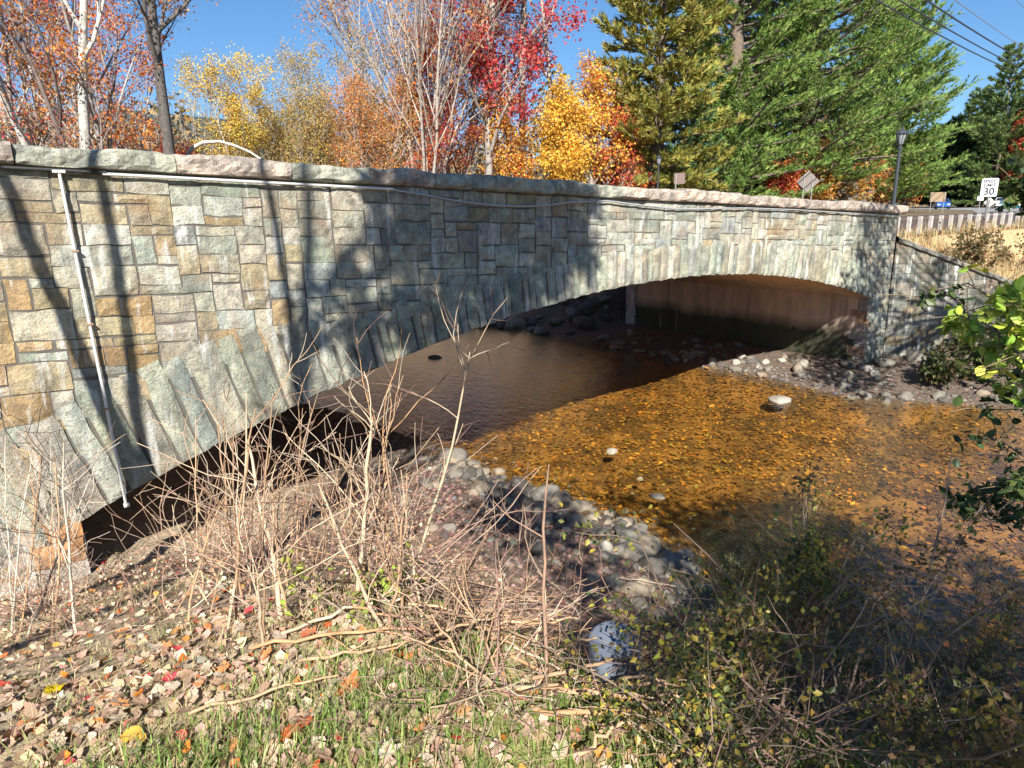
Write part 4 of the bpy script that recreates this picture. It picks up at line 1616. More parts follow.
# small shingle between the cobbles
g = Geo()
ico = np.array([[0, 0, 1], [.9, 0, .1], [.28, .85, .1], [-.72, .53, .1], [-.72, -.53, .1], [.28, -.85, .1]])
tri = np.array([[0, 1, 2], [0, 2, 3], [0, 3, 4], [0, 4, 5], [0, 5, 1]])
m = 5200
y = rng.uniform(-6.5, 8, m)
left = rng.random(m) < .62
x = np.where(left, water_left(y) - rng.normal(.8, 1.1, m), water_right(y) + rng.gamma(1.7, .9, m) - .3)
ok = ~((y > -.1) & ((x > 20.4) | (x < .5))) & ~((x > 21) & (y > wing_y(x) - .3))
x, y = x[ok], y[ok]
z = terrain(x, y)
s_ = rng.gamma(2.5, .014, len(x)) + .015
an = rng.uniform(0, 6.28, len(x))
V = ico[None] * np.stack([s_, s_ * .8, s_ * .7], -1)[:, None]
V = np.stack([V[..., 0] * np.cos(an)[:, None] - V[..., 1] * np.sin(an)[:, None], V[..., 0] * np.sin(an)[:, None] + V[..., 1] * np.cos(an)[:, None], V[..., 2]], -1) + np.stack([x, y, z], -1)[:, None]
g.add(V.reshape(-1, 3), tris=(tri[None] + np.arange(len(x))[:, None, None] * 6).reshape(-1, 3), col=np.repeat(pick([(.17, .15, .125), (.10, .09, .08), (.22, .185, .145), (.17, .115, .085)], len(x), .25), 6, 0))
sh = g.build('shingle', MAT['rock'], smooth=True)
tag(sh, 'small dark shingle between the cobbles on both shores', kind='stuff')

# leaves and weed lying on the river bed
g = Geo()
m = 30000
y = rng.uniform(-9, 7, m)
t = rng.uniform(.02, .99, m)
x = water_left(y) + (water_right(y) - water_left(y)) * t
z = terrain(x, y) + rng.uniform(.0, .05, m)
c = np.stack([x, y, z], -1)
a = rng.uniform(0, 6.28, m)
sz = (rng.gamma(4, .016, m) + .02)[:, None]
ax_ = np.stack([np.cos(a), np.sin(a), rng.uniform(-.3, .3, m)], -1)
bx = np.stack([-np.sin(a), np.cos(a), rng.uniform(-.3, .3, m)], -1)
V = np.stack([c, c + ax_ * sz * .5 + bx * sz * .35, c + ax_ * sz, c + ax_ * sz * .5 - bx * sz * .35], 1)
patch = noise2(x, y, .8, 44, 3) * .8 + noise2(x, y, 2.6, 45, 3) * .7
cols = pick([(.46, .21, .03), (.50, .27, .045), (.38, .17, .03), (.38, .21, .045), (.20, .10, .025), (.26, .19, .045), (.10, .055, .02), (.07, .045, .02), (.16, .10, .03), (.30, .15, .03)], m, .25) * (1 + .8 * patch)[:, None]
g.add(V.reshape(-1, 3), quads=np.arange(m * 4).reshape(m, 4), col=np.clip(np.repeat(cols, 4, 0), .01, .9))
sl = g.build('sunken_leaves', MAT['litter'])
tag(sl, 'amber leaves and weed covering the river bed', kind='stuff')

# ================================================================== trees standing behind the viewpoint that shade the wall and the brush
def back_to_sun(p, t):
    """A point up the sun's ray from p: t is how much higher it is."""
    s = SUN_TRAVEL / -SUN_TRAVEL[2]
    return np.array(p, float) - s * t


SUNLIT = [at(985, 310, 3.0), at(1012, 300, 2.9), at(945, 315, 3.3), at(1020, 330, 2.8), at(970, 330, 3.1)]


def clear_of(c, rad):
    """False when a clump would shade the bright leaves at the right edge."""
    for P in SUNLIT:
        v_ = np.array(c) - P
        if np.linalg.norm(v_ - (v_ @ SUN_TRAVEL) * SUN_TRAVEL) < rad + .4:
            return False
    return True


def shade_tree(label, base, clumps, r=.2, trunk_pts=None, bark=GREYB, pal=TAN + OLIVE, lsize=.12):
    """Trunk through trunk_pts, a limb out to every clump, leaves round each clump (centre, radius, number)."""
    base = np.array(base, float)
    root = thing('shade_tree', label, 'tree', base)
    g = Geo()
    pts = np.array([base] + [np.array(p, float) for p in trunk_pts])
    t = np.linspace(0, 1, len(pts))
    tt_ = np.linspace(0, 1, 16)
    P = np.stack([np.interp(tt_, t, pts[:, i]) for i in range(3)], -1)
    P[1:] += rng.normal(size=(15, 3)) * np.array([.016, .016, 0])
    R = np.linspace(r, r * .35, 16)
    g.tubes([(P, R)], 9, bark)
    lim, tw = [], []
    Lc, Ln = [], []
    for c, rad, n in clumps:
        c = np.array(c, float)
        v_ = c - CAM
        dz_ = v_ @ FW
        if not clear_of(c, rad) or (dz_ > 0 and abs(v_ @ RT) < dz_ * (512 / F + .06) and -dz_ * .6 < v_ @ UP < dz_ * (384 / F + .05)):
            continue
        i = int(np.argmin(np.linalg.norm(P - c - np.array([0, 0, -1.0]), axis=1)))
        q = P[i]
        k = np.linspace(0, 1, 7)[:, None]
        L = q * (1 - k) + c * k + rng.normal(size=(7, 3)) * .08 * np.sin(k * PI)
        lim.append((L, np.linspace(min(R[i] * .5, .06), .012, 7)))
        for _ in range(7):
            d = unit(rng.normal(size=3))
            tw.append(branch(c - d * rad * .2, d, rad * 1.1, .009, .003, 4, .2))
        Lc.append(c + rng.normal(size=(n, 3)) * rad * .5)
    g.tubes(lim, 5, bark)
    g.tubes(tw, 3, bark)
    g.build('trunk', MAT['bark'], root, smooth=True)
    Lc = np.concatenate(Lc) if Lc else np.zeros((0, 3))
    if len(Lc):
        gl3 = Geo()
        leaf_cards(gl3, Lc, lsize, pick(pal, len(Lc)))
        gl3.build('crown', MAT['leaf'], root)
    return root


# bare trunks whose shadows lie on the left of the wall
p_hi, p_mid, p_lo = (back_to_sun(q, 4.0) for q in ((.12, 0, 5.4), (.49, 0, 3.7), (.95, 0, 1.6)))
down = p_lo + (p_lo - p_mid) * .9
shade_tree('leaning bare trunk left of the grassy bank', (down[0], down[1], float(terrain(down[0], down[1])) - .1), [(p_hi + np.array([-.5, 0, 2.2]),   .4, 30)], .13, [p_lo, p_mid, p_hi, p_hi + (p_hi - p_mid) * 2], (.2, .17, .14))
q1, q2 = back_to_sun((1.12, 0, 6.5), 4.6), back_to_sun((1.1, 0, 1.3), 4.6)
shade_tree('straight slim bare trunk left of the grassy bank', (q2[0] + .05, q2[1], float(terrain(q2[0], q2[1])) - .1), [(q1 + np.array([.1, 0, 3.5]), .4, 30)], .09, [q2, q1, q1 + np.array([0, 0, 4])], (.2, .17, .14))
q1, q2 = back_to_sun((3.1, 0, 6.5), 6.5), back_to_sun((3.3, 0, 1.8), 6.5)
cl = [(back_to_sun(c, 6.5), r_, n_) for c, r_, n_ in (((3.5, 0, 3.9), .25, 26), ((3.65, 0, 3.3), .3, 40), ((3.2, 0, 2.9), .2, 20), ((4.0, 0, 3.7), .3, 40), ((3.4, 0, 2.5), .2, 18), ((2.6, 0, 2.3), .2, 10))]
shade_tree('thin bare sapling with a few leaves behind the grassy bank', (q2[0], q2[1], float(terrain(q2[0], q2[1])) - .1), cl, .075, [q2, q1, q1 + np.array([0, 0, 2.5])], (.2, .17, .14), lsize=.1)
# leafy crown over the middle of the wall
cl = []
for x_, z_, r_ in ((4.75, 5.3, .25), (5.0, 4.5, .45), (5.5, 5.2, .55), (5.9, 4.3, .6), (6.5, 5.1, .7), (6.7, 4.0, .7), (7.3, 4.7, .7), (7.9, 5.2, .6), (8.2, 4.3, .6), (8.7, 5.1, .45), (8.9, 4.4, .4), (7.5, 3.6, .55), (6.1, 3.4, .5), (5.2, 3.5, .4), (5.3, 2.9, .35), (4.5, 3.3, .35), (4.4, 2.7, .3), (6.9, 3.1, .35), (8.3, 3.7, .35), (9.2, 5.1, .22), (9.1, 4.0, .25), (5.8, 5.7, .4), (7.0, 5.7, .5), (4.2, 4.1, .2), (5.9, 2.9, .3)):
    cl.append((back_to_sun((x_, 0, z_), 9 + rng.uniform(-.7, .7)), r_ * .95, int(1000 * r_ ** 2 / .36) + 25))
shade_tree('tall leafy oak behind the viewpoint shading the middle of the wall', (-5.6, -12.1, float(terrain(-5.6, -12.1)) - .1), cl, .17, [(-5.6, -12.1, 8), (-5.5, -12.1, 13), (-4.6, -11.6, 17)], (.2, .17, .14))
# crown over the brush at the lower right
cl = []
for gx0, gy0, n_ in [(x_, y_, 1) for x_ in np.arange(2.6, 10.5, .9) for y_ in np.arange(-9.8, -3.6, .9)]:
    x_, y_ = gx0 + rng.uniform(-.4, .4), gy0 + rng.uniform(-.4, .4)
    lim_ = (4.0 if y_ > -8.3 else 3.4) + max(0, (y_ + 6.5)) * 1.2
    if x_ < lim_:
        continue
    if y_ > -4.6 and x_ > 7.6:
        continue
    if rng.random() < .08:
        continue
    cl.append((back_to_sun((x_, y_, .6), 8.5 + rng.uniform(-1.5, 1.5)), .72, 330))
for x_, y_ in ((5.6, -4), (6.3, -3.3), (6.6, -2.2), (5.7, -1.8), (6.4, -1.0), (7.2, -3.6), (8.2, -4.2), (9.0, -4.6), (7.6, -2.8), (8.6, -3.4), (9.4, -3.8), (8.1, -2.3), (10.2, -4.3), (5.9, -2.8), (6.0, -1.4), (6.9, -3.0)):
    cl.append((back_to_sun((x_, y_, .2), 9 + rng.uniform(-1, 1)), .6, 230))
for x_ in np.arange(2.0, 5.6, .62):
    for y_ in np.arange(-10.2, -7.4, .62):
        if x_ < 2.0 + max(0, y_ + 8.6) * 1.1:
            continue
        cl.append((back_to_sun((x_ + rng.uniform(-.2, .2), y_ + rng.uniform(-.2, .2), 3.9), 7 + rng.uniform(-1.2, 1.2)), .5, 165))
shade_tree('broad leafy tree on the bank behind the viewpoint', (.6, -16.5, float(terrain(.6, -16.5)) - .1), cl, .3, [(.6, -16.4, 6), (.2, -15.8, 10)], (.2, .17, .14), lsize=.14)
# tree overhanging the river at the right, shading the far end of the bridge
cl = []
for x_, z_, r_ in ((20.2, 4.6, .5), (20.8, 4.9, .5), (21.2, 4.2, .5), (20.3, 3.8, .6), (20.9, 3.2, .6), (20.0, 3.0, .5), (21.2, 2.4, .6), (20.4, 2.2, .5), (19.6, 3.6, .35), (21.1, 1.5, .6), (20.8, .8, .5), (19.7, 4.4, .3)):
    cl.append((back_to_sun((x_, 0, z_), 7 + rng.uniform(-.6, .6)), r_, 150))
for x_, z_, r_ in ((22.4, 1.4, .8), (23.6, 1.0, .8), (24.8, .9, .8), (22.6, .5, .7), (24, .3, .7), (23.0, 3.1, .5), (24.6, 2.0, .5), (26.0, 1.2, .8), (27, .8, .8), (19.5, .2, .7), (21.3, .3, .8), (20.5, 1.0, .6), (20.5, .4, .6), (20.0, .2, .6), (19.0, .1, .6)):
    cl.append((back_to_sun((x_, -.5 * max(x_ - 21.4, 0), z_), 7 + rng.uniform(-.6, .6)), r_, 170))
for q_ in ((20.5, 1, .5), (20.5, 1.8, .8), (20.5, 2.5, .4), (20.5, .6, 1.4), (20.5, 3.2, .2), (20.5, .4, 2.0), (20.5, 1.6, .1), (19.6, 1, .1), (18.8, 1.6, .1), (18.6, .3, .1), (19.2, -.8, .1), (20.2, -1.6, .1), (18.2, -1, .1)):
    cl.append((back_to_sun(q_, 7 + rng.uniform(-.6, .6)), .6, 190))
shade_tree('leafy tree leaning over the river from the right bank', (22.5, -11.5, float(terrain(22.5, -11.5)) - .1), cl, .26, [(21.5, -10.5, 4.5), (18.5, -9, 8.5)], (.2, .17, .14), lsize=.13)
# ================================================================== foreground growth
CANE = [(.40, .26, .15), (.36, .23, .13), (.47, .35, .23), (.32, .20, .12), (.42, .24, .12)]
TWIG = [(.31, .22, .15), (.25, .155, .11), (.39, .31, .22), (.20, .115, .085)]


def bezier_stem(p0, p1, bow, K=9):
    t = np.linspace(0, 1, K)[:, None]
    m_ = (p0 + p1) / 2 + bow
    return p0 * (1 - t) ** 2 + 2 * m_ * t * (1 - t) + p1 * t ** 2


def cane(base_px, top_px, r, label, group=None, ntw=8, dd=None, name='dead_cane', col=None, twig_len=.5, cat='dead stem', bow=.05):
    p0, t0 = hit(*base_px)
    p1 = at(top_px[0], top_px[1], t0 + (rng.uniform(-.25, .35) if dd is None else dd))
    P = bezier_stem(p0 - [0, 0, .05], p1, rng.normal(size=3) * bow)
    P[1:-1] += rng.normal(size=(7, 3)) * .006
    col = np.array(CANE[rng.integers(len(CANE))] if col is None else col) * rng.uniform(.85, 1.15)
    R = np.linspace(r, r * .45, 9)
    R[-1] *= .6
    g = Geo()
    br = (P, R)
    g.tubes([br], 6, col)
    # nodes
    tw, t2 = [], []
    for k in range(ntw):
        t = rng.uniform(.25, 1.0)
        q, tg, rr = along(br, min(t, .98))
        d = side_dir(tg, rng.uniform(.4, 1.1), rng.uniform(0, 6.28))
        b1 = branch(q, d, twig_len * rng.uniform(.4, 1.3), max(rr * .4, .003), .0018, 6, .16, .03)
        tw.append(b1)
        for _ in range(int(rng.integers(1, 4))):
            q2, tg2, r2 = along(b1, rng.uniform(.3, .95))
            t2.append(branch(q2, side_dir(tg2, rng.uniform(.4, 1.0), rng.uniform(0, 6.28)), twig_len * rng.uniform(.2, .6), .0025, .0014, 4, .18, .02))
    if tw:
        g.tubes(tw, 4, col * 1.05)
        g.tubes(t2, 3, np.array(TWIG[int(rng.integers(4))]))
    o = g.build(name, MAT['twig'], smooth=True)
    return tag(recentre(o, p0), label, cat, group)


# the stand of canes below the bridge
for b_, t_, r_, lab in (
        ((282, 622), (247, 438), .014, 'tall orange tan cane, thickest at the left of the brush below the bridge'),
        ((352, 612), (372, 420), .013, 'tall straight cane in the middle of the brush below the bridge'),
        ((388, 605), (383, 430), .012, 'pale straight cane right of the middle of the brush'),
        ((395, 606), (470, 352), .009, 'long forked pale twig reaching up in front of the shaded water'),
        ((400, 606), (352, 470), .011, 'leaning cane crossing behind the middle of the brush'),
        ((262, 650), (258, 575), .008, 'short white stick standing in front of the brush'),
        ((505, 628), (490, 478), .006, 'thin curved twig over the near shore cobbles')):
    cane(b_, t_, r_, lab)
for i in range(34):
    bx_ = rng.uniform(165, 425)
    by_ = rng.uniform(575, 640)
    tx_ = bx_ + rng.normal(-8, 34)
    ty_ = rng.uniform(392, 545)
    if ty_ < 445 and not 190 < tx_ < 400:
        ty_ += 70
    cane((bx_, by_), (tx_, ty_), rng.uniform(.005, .010), 'tan leafless cane in the thick brush below the bridge', 'canes in the brush below the bridge', ntw=int(rng.integers(3, 8)), twig_len=.42)
for i in range(20):
    bx_ = rng.uniform(-20, 78)
    by_ = rng.uniform(590, 640)
    cane((bx_, by_), (bx_ + rng.normal(0, 26), rng.uniform(430, 560)), rng.uniform(.005, .011), 'pale twiggy stem against the foot of the wall at the left', 'stems at the foot of the wall', ntw=7, col=(.47, .40, .31) if rng.random() < .6 else None)
cane((545, 718), (549, 464), .0085, 'lone dark upright stem in front of the near shore', ntw=3, col=(.24, .15, .10), bow=.01, dd=.02, twig_len=.25)
cane((800, 742), (815, 618), .0075, 'lone pale stick standing in the shaded brush at the right', ntw=2, bow=.01, dd=.05)
for i, (b_, t_) in enumerate((((905, 765), (872, 572)), ((915, 767), (900, 590)), ((965, 767), (918, 650)), ((985, 766), (930, 640)), ((940, 766), (905, 615)), ((955, 767), (962, 640)), ((925, 767), (880, 600)))):
    cane(b_, t_, rng.uniform(.007, .012), 'tan stem in the clump at the lower right corner', 'stems at the lower right corner', ntw=2, bow=.06)
for i in range(16):
    bx_ = rng.uniform(430, 690)
    by_ = rng.uniform(600, 725)
    if abs(bx_ - 614) < 50:
        continue
    cane((bx_, by_), (bx_ + rng.normal(10, 55), by_ - rng.uniform(40, 110)), rng.uniform(.003, .007), 'thin dead twig standing in the brush heap at the bank edge', 'twigs in the brush heap', ntw=5, twig_len=.3)


# sticks lying on the bank
def stick(a, b_, r, label, group=None, h0=.03, h1=.06, col=None, tw=2):
    p0, _ = hit(*a)
    p1, _ = hit(*b_)
    p0 = p0 + [0, 0, h0]
    p1 = p1 + [0, 0, h1]
    P = bezier_stem(p0, p1, np.array([0, 0, .05]) + rng.normal(size=3) * .03)
    gz = terrain(P[:, 0], P[:, 1]) + .012
    P[:, 2] = np.maximum(P[:, 2], gz)
    P[1:-1] += rng.normal(size=(7, 3)) * .006
    col = np.array(CANE[rng.integers(len(CANE))] if col is None else col) * rng.uniform(.85, 1.2)
    br = (P, np.linspace(r, r * .6, 9))
    g = Geo().tubes([br], 6, col)
    for _ in range(tw):
        q, tg, rr = along(br, rng.uniform(.3, .95))
        g.tubes([branch(q, side_dir(tg, rng.uniform(.4, .9), rng.uniform(0, 6.28)), rng.uniform(.1, .35), rr * .5, .0015, 5, .15, .02)], 4, col)
    o = g.build('dead_stick', MAT['twig'], smooth=True)
    return tag(recentre(o, p0), label, 'stick', group)


for a, b_, r_, lab in (
        ((252, 656), (432, 640), .009, 'long stick lying across the leaves in front of the canes'),
        ((282, 640), (415, 606), .008, 'stick slanting behind the long one in front of the canes'),
        ((428, 604), (566, 601), .009, 'pale straight stick lying level right of the canes'),
        ((300, 668), (420, 652), .008, 'thin stick nearest the grass in front of the canes'),
        ((190, 722), (340, 690), .007, 'thin curved stick lying on the grass at the left'),
        ((500, 700), (662, 722), .012, 'stick at the lower edge of the brush heap'),
        ((530, 715), (690, 728), .010, 'stick below the boulder, lowest in the brush heap'),
        ((590, 708), (672, 640), .009, 'stick leaning up to the right of the boulder'),
        ((920, 690), (1022, 664), .010, 'level tan stick among the stems in the lower right corner')):
    stick(a, b_, r_, lab)
for i in range(110):
    cx_ = rng.uniform(400, 690)
    cy_ = 610 + (cx_ - 400) * .32 + rng.normal(0, 30)
    if abs(cx_ - 614) < 42 and -48 < cy_ - 655 < 38:
        continue
    an = rng.normal(.12, .35)
    L = rng.uniform(45, 140)
    stick((cx_ - L / 2 * math.cos(an), cy_ - L / 2 * math.sin(an)), (cx_ + L / 2 * math.cos(an), cy_ + L / 2 * math.sin(an)), rng.uniform(.003, .008), 'dead stick in the brush heap at the bank edge', 'sticks in the brush heap', h0=rng.uniform(.01, .22), h1=rng.uniform(.01, .28))

# tangled fine dead growth: too fine to count
g = Geo()
tw = []


def tangle(n, region, L, hmax, upb):
    for _ in range(n):
        px = rng.uniform(region[0], region[2])
        py = rng.uniform(region[1], region[3])
        if abs(px - 614) < 48 and 625 < py < 735:
            continue
        p, t = hit(px, py)
        p = p + [0, 0, rng.uniform(.0, hmax)]
        d = unit(rng.normal(size=3) * [1, 1, .6] + [0, 0, upb])
        b1 = branch(p, d, L * rng.uniform(.4, 1.3), rng.uniform(.0018, .0042), .0012, 7, .2, -.01)
        tw.append(b1)
        for _k in range(2):
            q, tg, rr = along(b1, rng.uniform(.2, .9))
            tw.append(branch(q, side_dir(tg, rng.uniform(.4, 1.1), rng.uniform(0, 6.28)), L * rng.uniform(.15, .5), .002, .001, 5, .2, 0))


tangle(80, (150, 585, 440, 640), .6, .35, .6)
tangle(35, (230, 530, 430, 590), .5, .3, .5)
tangle(200, (-20, 570, 90, 645), .5, .3, .8)
tangle(270, (420, 615, 700, 745), .42, .16, .12)
tangle(200, (640, 640, 860, 766), .5, .2, .3)
tangle(50, (520, 580, 700, 640), .35, .1, .2)
g.tubes(tw, 3, pick(TWIG + [(.28, .17, .13)], len(tw), .2))
tg_ = g.build('dead_undergrowth', MAT['twig'])
tag(tg_, 'tangle of fine dead twigs over the bank', kind='stuff')

# ------------------------------------------------------------------ grass
def blades(g, x, y, h, w, cols, lean=.5, z=None):
    n = len(x)
    z = terrain(x, y) if z is None else z
    a = rng.uniform(0, 6.28, n)
    d = np.stack([np.cos(a), np.sin(a), np.zeros(n)], -1)
    s_ = np.stack([-np.sin(a), np.cos(a), np.zeros(n)], -1)
    p = np.stack([x, y, z - .01], -1)
    ln = (lean * rng.uniform(.3, 1.4, n))[:, None]
    h = h[:, None]
    w = w[:, None]
    up = np.array([0, 0, 1.0])
    rows = [p - s_ * w, p + s_ * w]
    m1 = p + up * h * .5 + d * h * .18 * ln
    m2 = p + up * h * .82 + d * h * .5 * ln
    tp = p + up * h * (1.0 - .25 * ln) + d * h * .95 * ln
    V = np.stack([p - s_ * w, p + s_ * w, m1 - s_ * w * .8, m1 + s_ * w * .8, m2 - s_ * w * .45, m2 + s_ * w * .45, tp], 1).reshape(-1, 3)
    k = np.arange(n)[:, None] * 7
    q = np.concatenate([k + [[0, 1, 3, 2]], k + [[2, 3, 5, 4]]])
    t = k + [[4, 5, 6]]
    g.add(V, quads=q, tris=t, col=np.repeat(cols, 7, 0))


GREEN = [(.16, .26, .05), (.22, .32, .07), (.12, .21, .04), (.30, .36, .10)]
STRAW = [(.50, .42, .22), (.44, .36, .19), (.38, .30, .16)]
g = Geo()
n = 52000
x, y = rng.uniform(-.8, 2.9, n), rng.uniform(-9.75, -6.3, n)
dn = noise2(x, y, 1.8, 51, 3)
# greener towards the viewer, thin among the leaves higher up the bank
green = np.clip(sstep(-7.3, -8.2, y + .05 * x) + .55 * dn, 0, 1)
keep = rng.random(n) < (.18 + .82 * green) * (x < np.interp(y, [-10, -8, -6], [2.5, 1.5, 1.0]))
x, y, green = x[keep], y[keep], green[keep]
isg = rng.random(len(x)) < .25 + .55 * green
cols = np.where(isg[:, None], pick(GREEN, len(x)), pick(STRAW, len(x)))
blades(g, x, y, rng.uniform(.03, .11, len(x)) * (.55 + .65 * green), rng.uniform(.0015, .0035, len(x)), cols, .8)
n = 26000
x, y = rng.uniform(-1.0, 2.4, n), rng.uniform(-9.5, -2.5, n)
keep = rng.random(n) < .35 + .5 * noise2(x, y, 1.5, 90, 2)
x, y = x[keep], y[keep]
blades(g, x, y, rng.uniform(.025, .07, len(x)), rng.uniform(.0015, .003, len(x)), pick(STRAW + [(.34, .36, .12)], len(x)), 1.3)
gr_ = g.build('grass', MAT['grass'])
tag(gr_, 'green and straw coloured grass on the near bank', kind='stuff')

# dry grass on the slope above the wing wall
g = Geo()
n = 30000
x, y = rng.uniform(21.8, 46, n), rng.uniform(-12, 2.0, n)
wy_ = wing_y(x)
keep = (y > np.where(x < 31, wy_ + .3, -5 - (x - 31) * .2)) & (y < road_mid(x) - road_half(x) + .05)
x, y = x[keep], y[keep]
h = rng.uniform(.15, .5, len(x)) * (1 + .6 * noise2(x, y, .6, 60, 2))
blades(g, x, y, np.clip(h, .08, .8), rng.uniform(.006, .014, len(x)), pick([(.52, .40, .20), (.46, .32, .16), (.56, .45, .24), (.42, .25, .14), (.40, .33, .14)], len(x)), .5)
dg_ = g.build('dry_grass', MAT['grass'])
tag(dg_, 'tall dry tan grass on the slope above the wing wall', kind='stuff')

# ------------------------------------------------------------------ fallen leaves
def litter(g, x, y, size, cols, lift=.02, tilt=.45):
    n = len(x)
    e = .05
    zx = (terrain(x + e, y) - terrain(x - e, y)) / (2 * e)
    zy = (terrain(x, y + e) - terrain(x, y - e)) / (2 * e)
    nn = unit(np.stack([-zx, -zy, np.ones(n)], -1) + rng.normal(size=(n, 3)) * tilt)
    a = unit(np.cross(nn, rng.normal(size=(n, 3))))
    b_ = np.cross(nn, a)
    p = np.stack([x, y, terrain(x, y) + rng.uniform(.004, lift, n)], -1)
    s_ = size[:, None]
    curl = rng.uniform(-.1, .35, n)[:, None]
    V = np.stack([p - a * s_ * .5 + nn * s_ * curl, p - a * s_ * .12 + b_ * s_ * .42 + nn * s_ * .25 * curl, p - a * s_ * .12 - b_ * s_ * .42 + nn * s_ * .25 * curl, p + a * s_ * .2 + b_ * s_ * .33, p + a * s_ * .2 - b_ * s_ * .33, p + a * s_ * .55 + nn * s_ * curl * .8, p], 1).reshape(-1, 3)
    k = np.arange(n)[:, None] * 7
    t = np.concatenate([k + [[0, 2, 6]], k + [[0, 6, 1]], k + [[1, 6, 3]], k + [[2, 4, 6]], k + [[3, 6, 5]], k + [[6, 4, 5]]])
    g.add(V, tris=t, col=np.repeat(cols, 7, 0))


DRY = [(.50, .36, .23), (.54, .42, .28), (.40, .26, .16), (.56, .45, .33), (.48, .30, .21), (.34, .21, .13), (.52, .34, .27)]
g = Geo()
n = 40000
x, y = rng.uniform(-1.2, 4.6, n), rng.uniform(-9.8, .4, n)
bank = sstep(-6.2, -7.2, y) * sstep(-9.4, -8.3, y + .25 * np.clip(x, 0, 2))
dens = .25 + .75 * np.clip(bank + .4 * noise2(x, y, 1.2, 71, 2), 0, 1)
keep = (rng.random(n) < dens)
x, y = x[keep], y[keep]
cols = pick(DRY, len(x), .2)
br_ = rng.random(len(x))
cols = np.where((br_ < .05)[:, None], pick(ORANGE, len(x)), cols)
cols = np.where((br_ > .975)[:, None], pick([(.55, .06, .07), (.60, .15, .05)], len(x)), cols)
litter(g, x, y, np.minimum(rng.gamma(5, .0064, len(x)) + .014, .065), cols, tilt=.6)
# reddish leaves over the lower bank
n = 7000
y = rng.uniform(-7.8, 1.5, n)
x = water_left(y) - rng.gamma(2.6, .75, n) - .4
ok = (x > 1.4)
x, y = x[ok], y[ok]
litter(g, x, y, rng.uniform(.04, .085, len(x)), pick([(.22, .12, .10), (.28, .16, .12), (.17, .09, .08), (.32, .21, .15)], len(x), .2))
lt = g.build('leaf_litter', MAT['litter'], smooth=True)
tag(lt, 'brown and tan fallen leaves covering the bank', kind='stuff')


def leaf_mesh(kind, colr, seed):
    """One fallen leaf, lobed (maple) or oval, about one unit long, gently curled."""
    r_ = np.random.default_rng(seed)
    if kind == 'maple':
        ang = np.radians([-90, -60, -38, -22, -5, 12, 30, 48, 62, 78, 90, 102, 118, 132, 150, 168, 185, 202, 218, 240])
        rad = np.array([.30, .26, .40, .30, .46, .56, .38, .42, .62, .46, .66, .46, .62, .42, .38, .56, .46, .30, .40, .26])
    else:
        ang = np.linspace(-PI / 2, 1.5 * PI, 18, endpoint=False)
        rad = np.sqrt((np.cos(ang) * .33) ** 2 + (np.sin(ang) * .55) ** 2)
    rad = rad * r_.uniform(.92, 1.08, len(rad))
    ring = np.stack([rad * np.cos(ang), rad * np.sin(ang)], -1)
    mid = ring * .5
    xy = np.vstack([[[0, -.05]], mid, ring])
    cu = r_.uniform(.1, .5)
    z = cu * (np.abs(xy[:, 0]) ** 1.6) + r_.uniform(-.1, .25) * xy[:, 1] ** 2 + .03 * r_.normal(size=len(xy))
    m_ = len(ring)
    tri = [[0, 1 + i, 1 + (i + 1) % m_] for i in range(m_)]
    q = [[1 + i, 1 + m_ + i, 1 + m_ + (i + 1) % m_, 1 + (i + 1) % m_] for i in range(m_)]
    stem = np.array([[-.012, -.28, .01], [.012, -.28, .01], [.01, -.62, .05], [-.01, -.62, .05]])
    cv = np.array(colr) * r_.uniform(.85, 1.12, (len(xy), 1))
    g = Geo().add(np.column_stack([xy, z]), quads=q, tris=tri, col=np.clip(cv, 0, .9))
    g.add(stem, quads=[[0, 1, 2, 3]], col=np.array(colr) * .6)
    return g


def place_leaf(me, px, py, size, label, group=None, tilt=.25):
    p, _ = hit(px, py)
    o = bpy.data.objects.new('fallen_leaf', me)
    COL.objects.link(o)
    e = .05
    zx = float(terrain(p[0] + e, p[1]) - terrain(p[0] - e, p[1])) / (2 * e)
    zy = float(terrain(p[0], p[1] + e) - terrain(p[0], p[1] - e)) / (2 * e)
    nrm_ = Vector((-zx, -zy, 1)).normalized()
    q = nrm_.to_track_quat('Z', 'Y')
    o.rotation_mode = 'QUATERNION'
    from mathutils import Euler
    o.rotation_quaternion = q @ Euler((rng.normal() * tilt, rng.normal() * tilt, rng.uniform(0, 6.28))).to_quaternion()
    o.location = (p[0], p[1], p[2] + .025)
    o.scale = (size,) * 3
    TRUE_LOC[o.name] = tuple(o.location)
    return tag(o, label, 'leaf', group)


def leaf_data(kind, c, seed):
    o = leaf_mesh(kind, c, seed).build('fallen_leaf', MAT['litter'], smooth=True)
    me = o.data
    bpy.data.objects.remove(o)
    return me


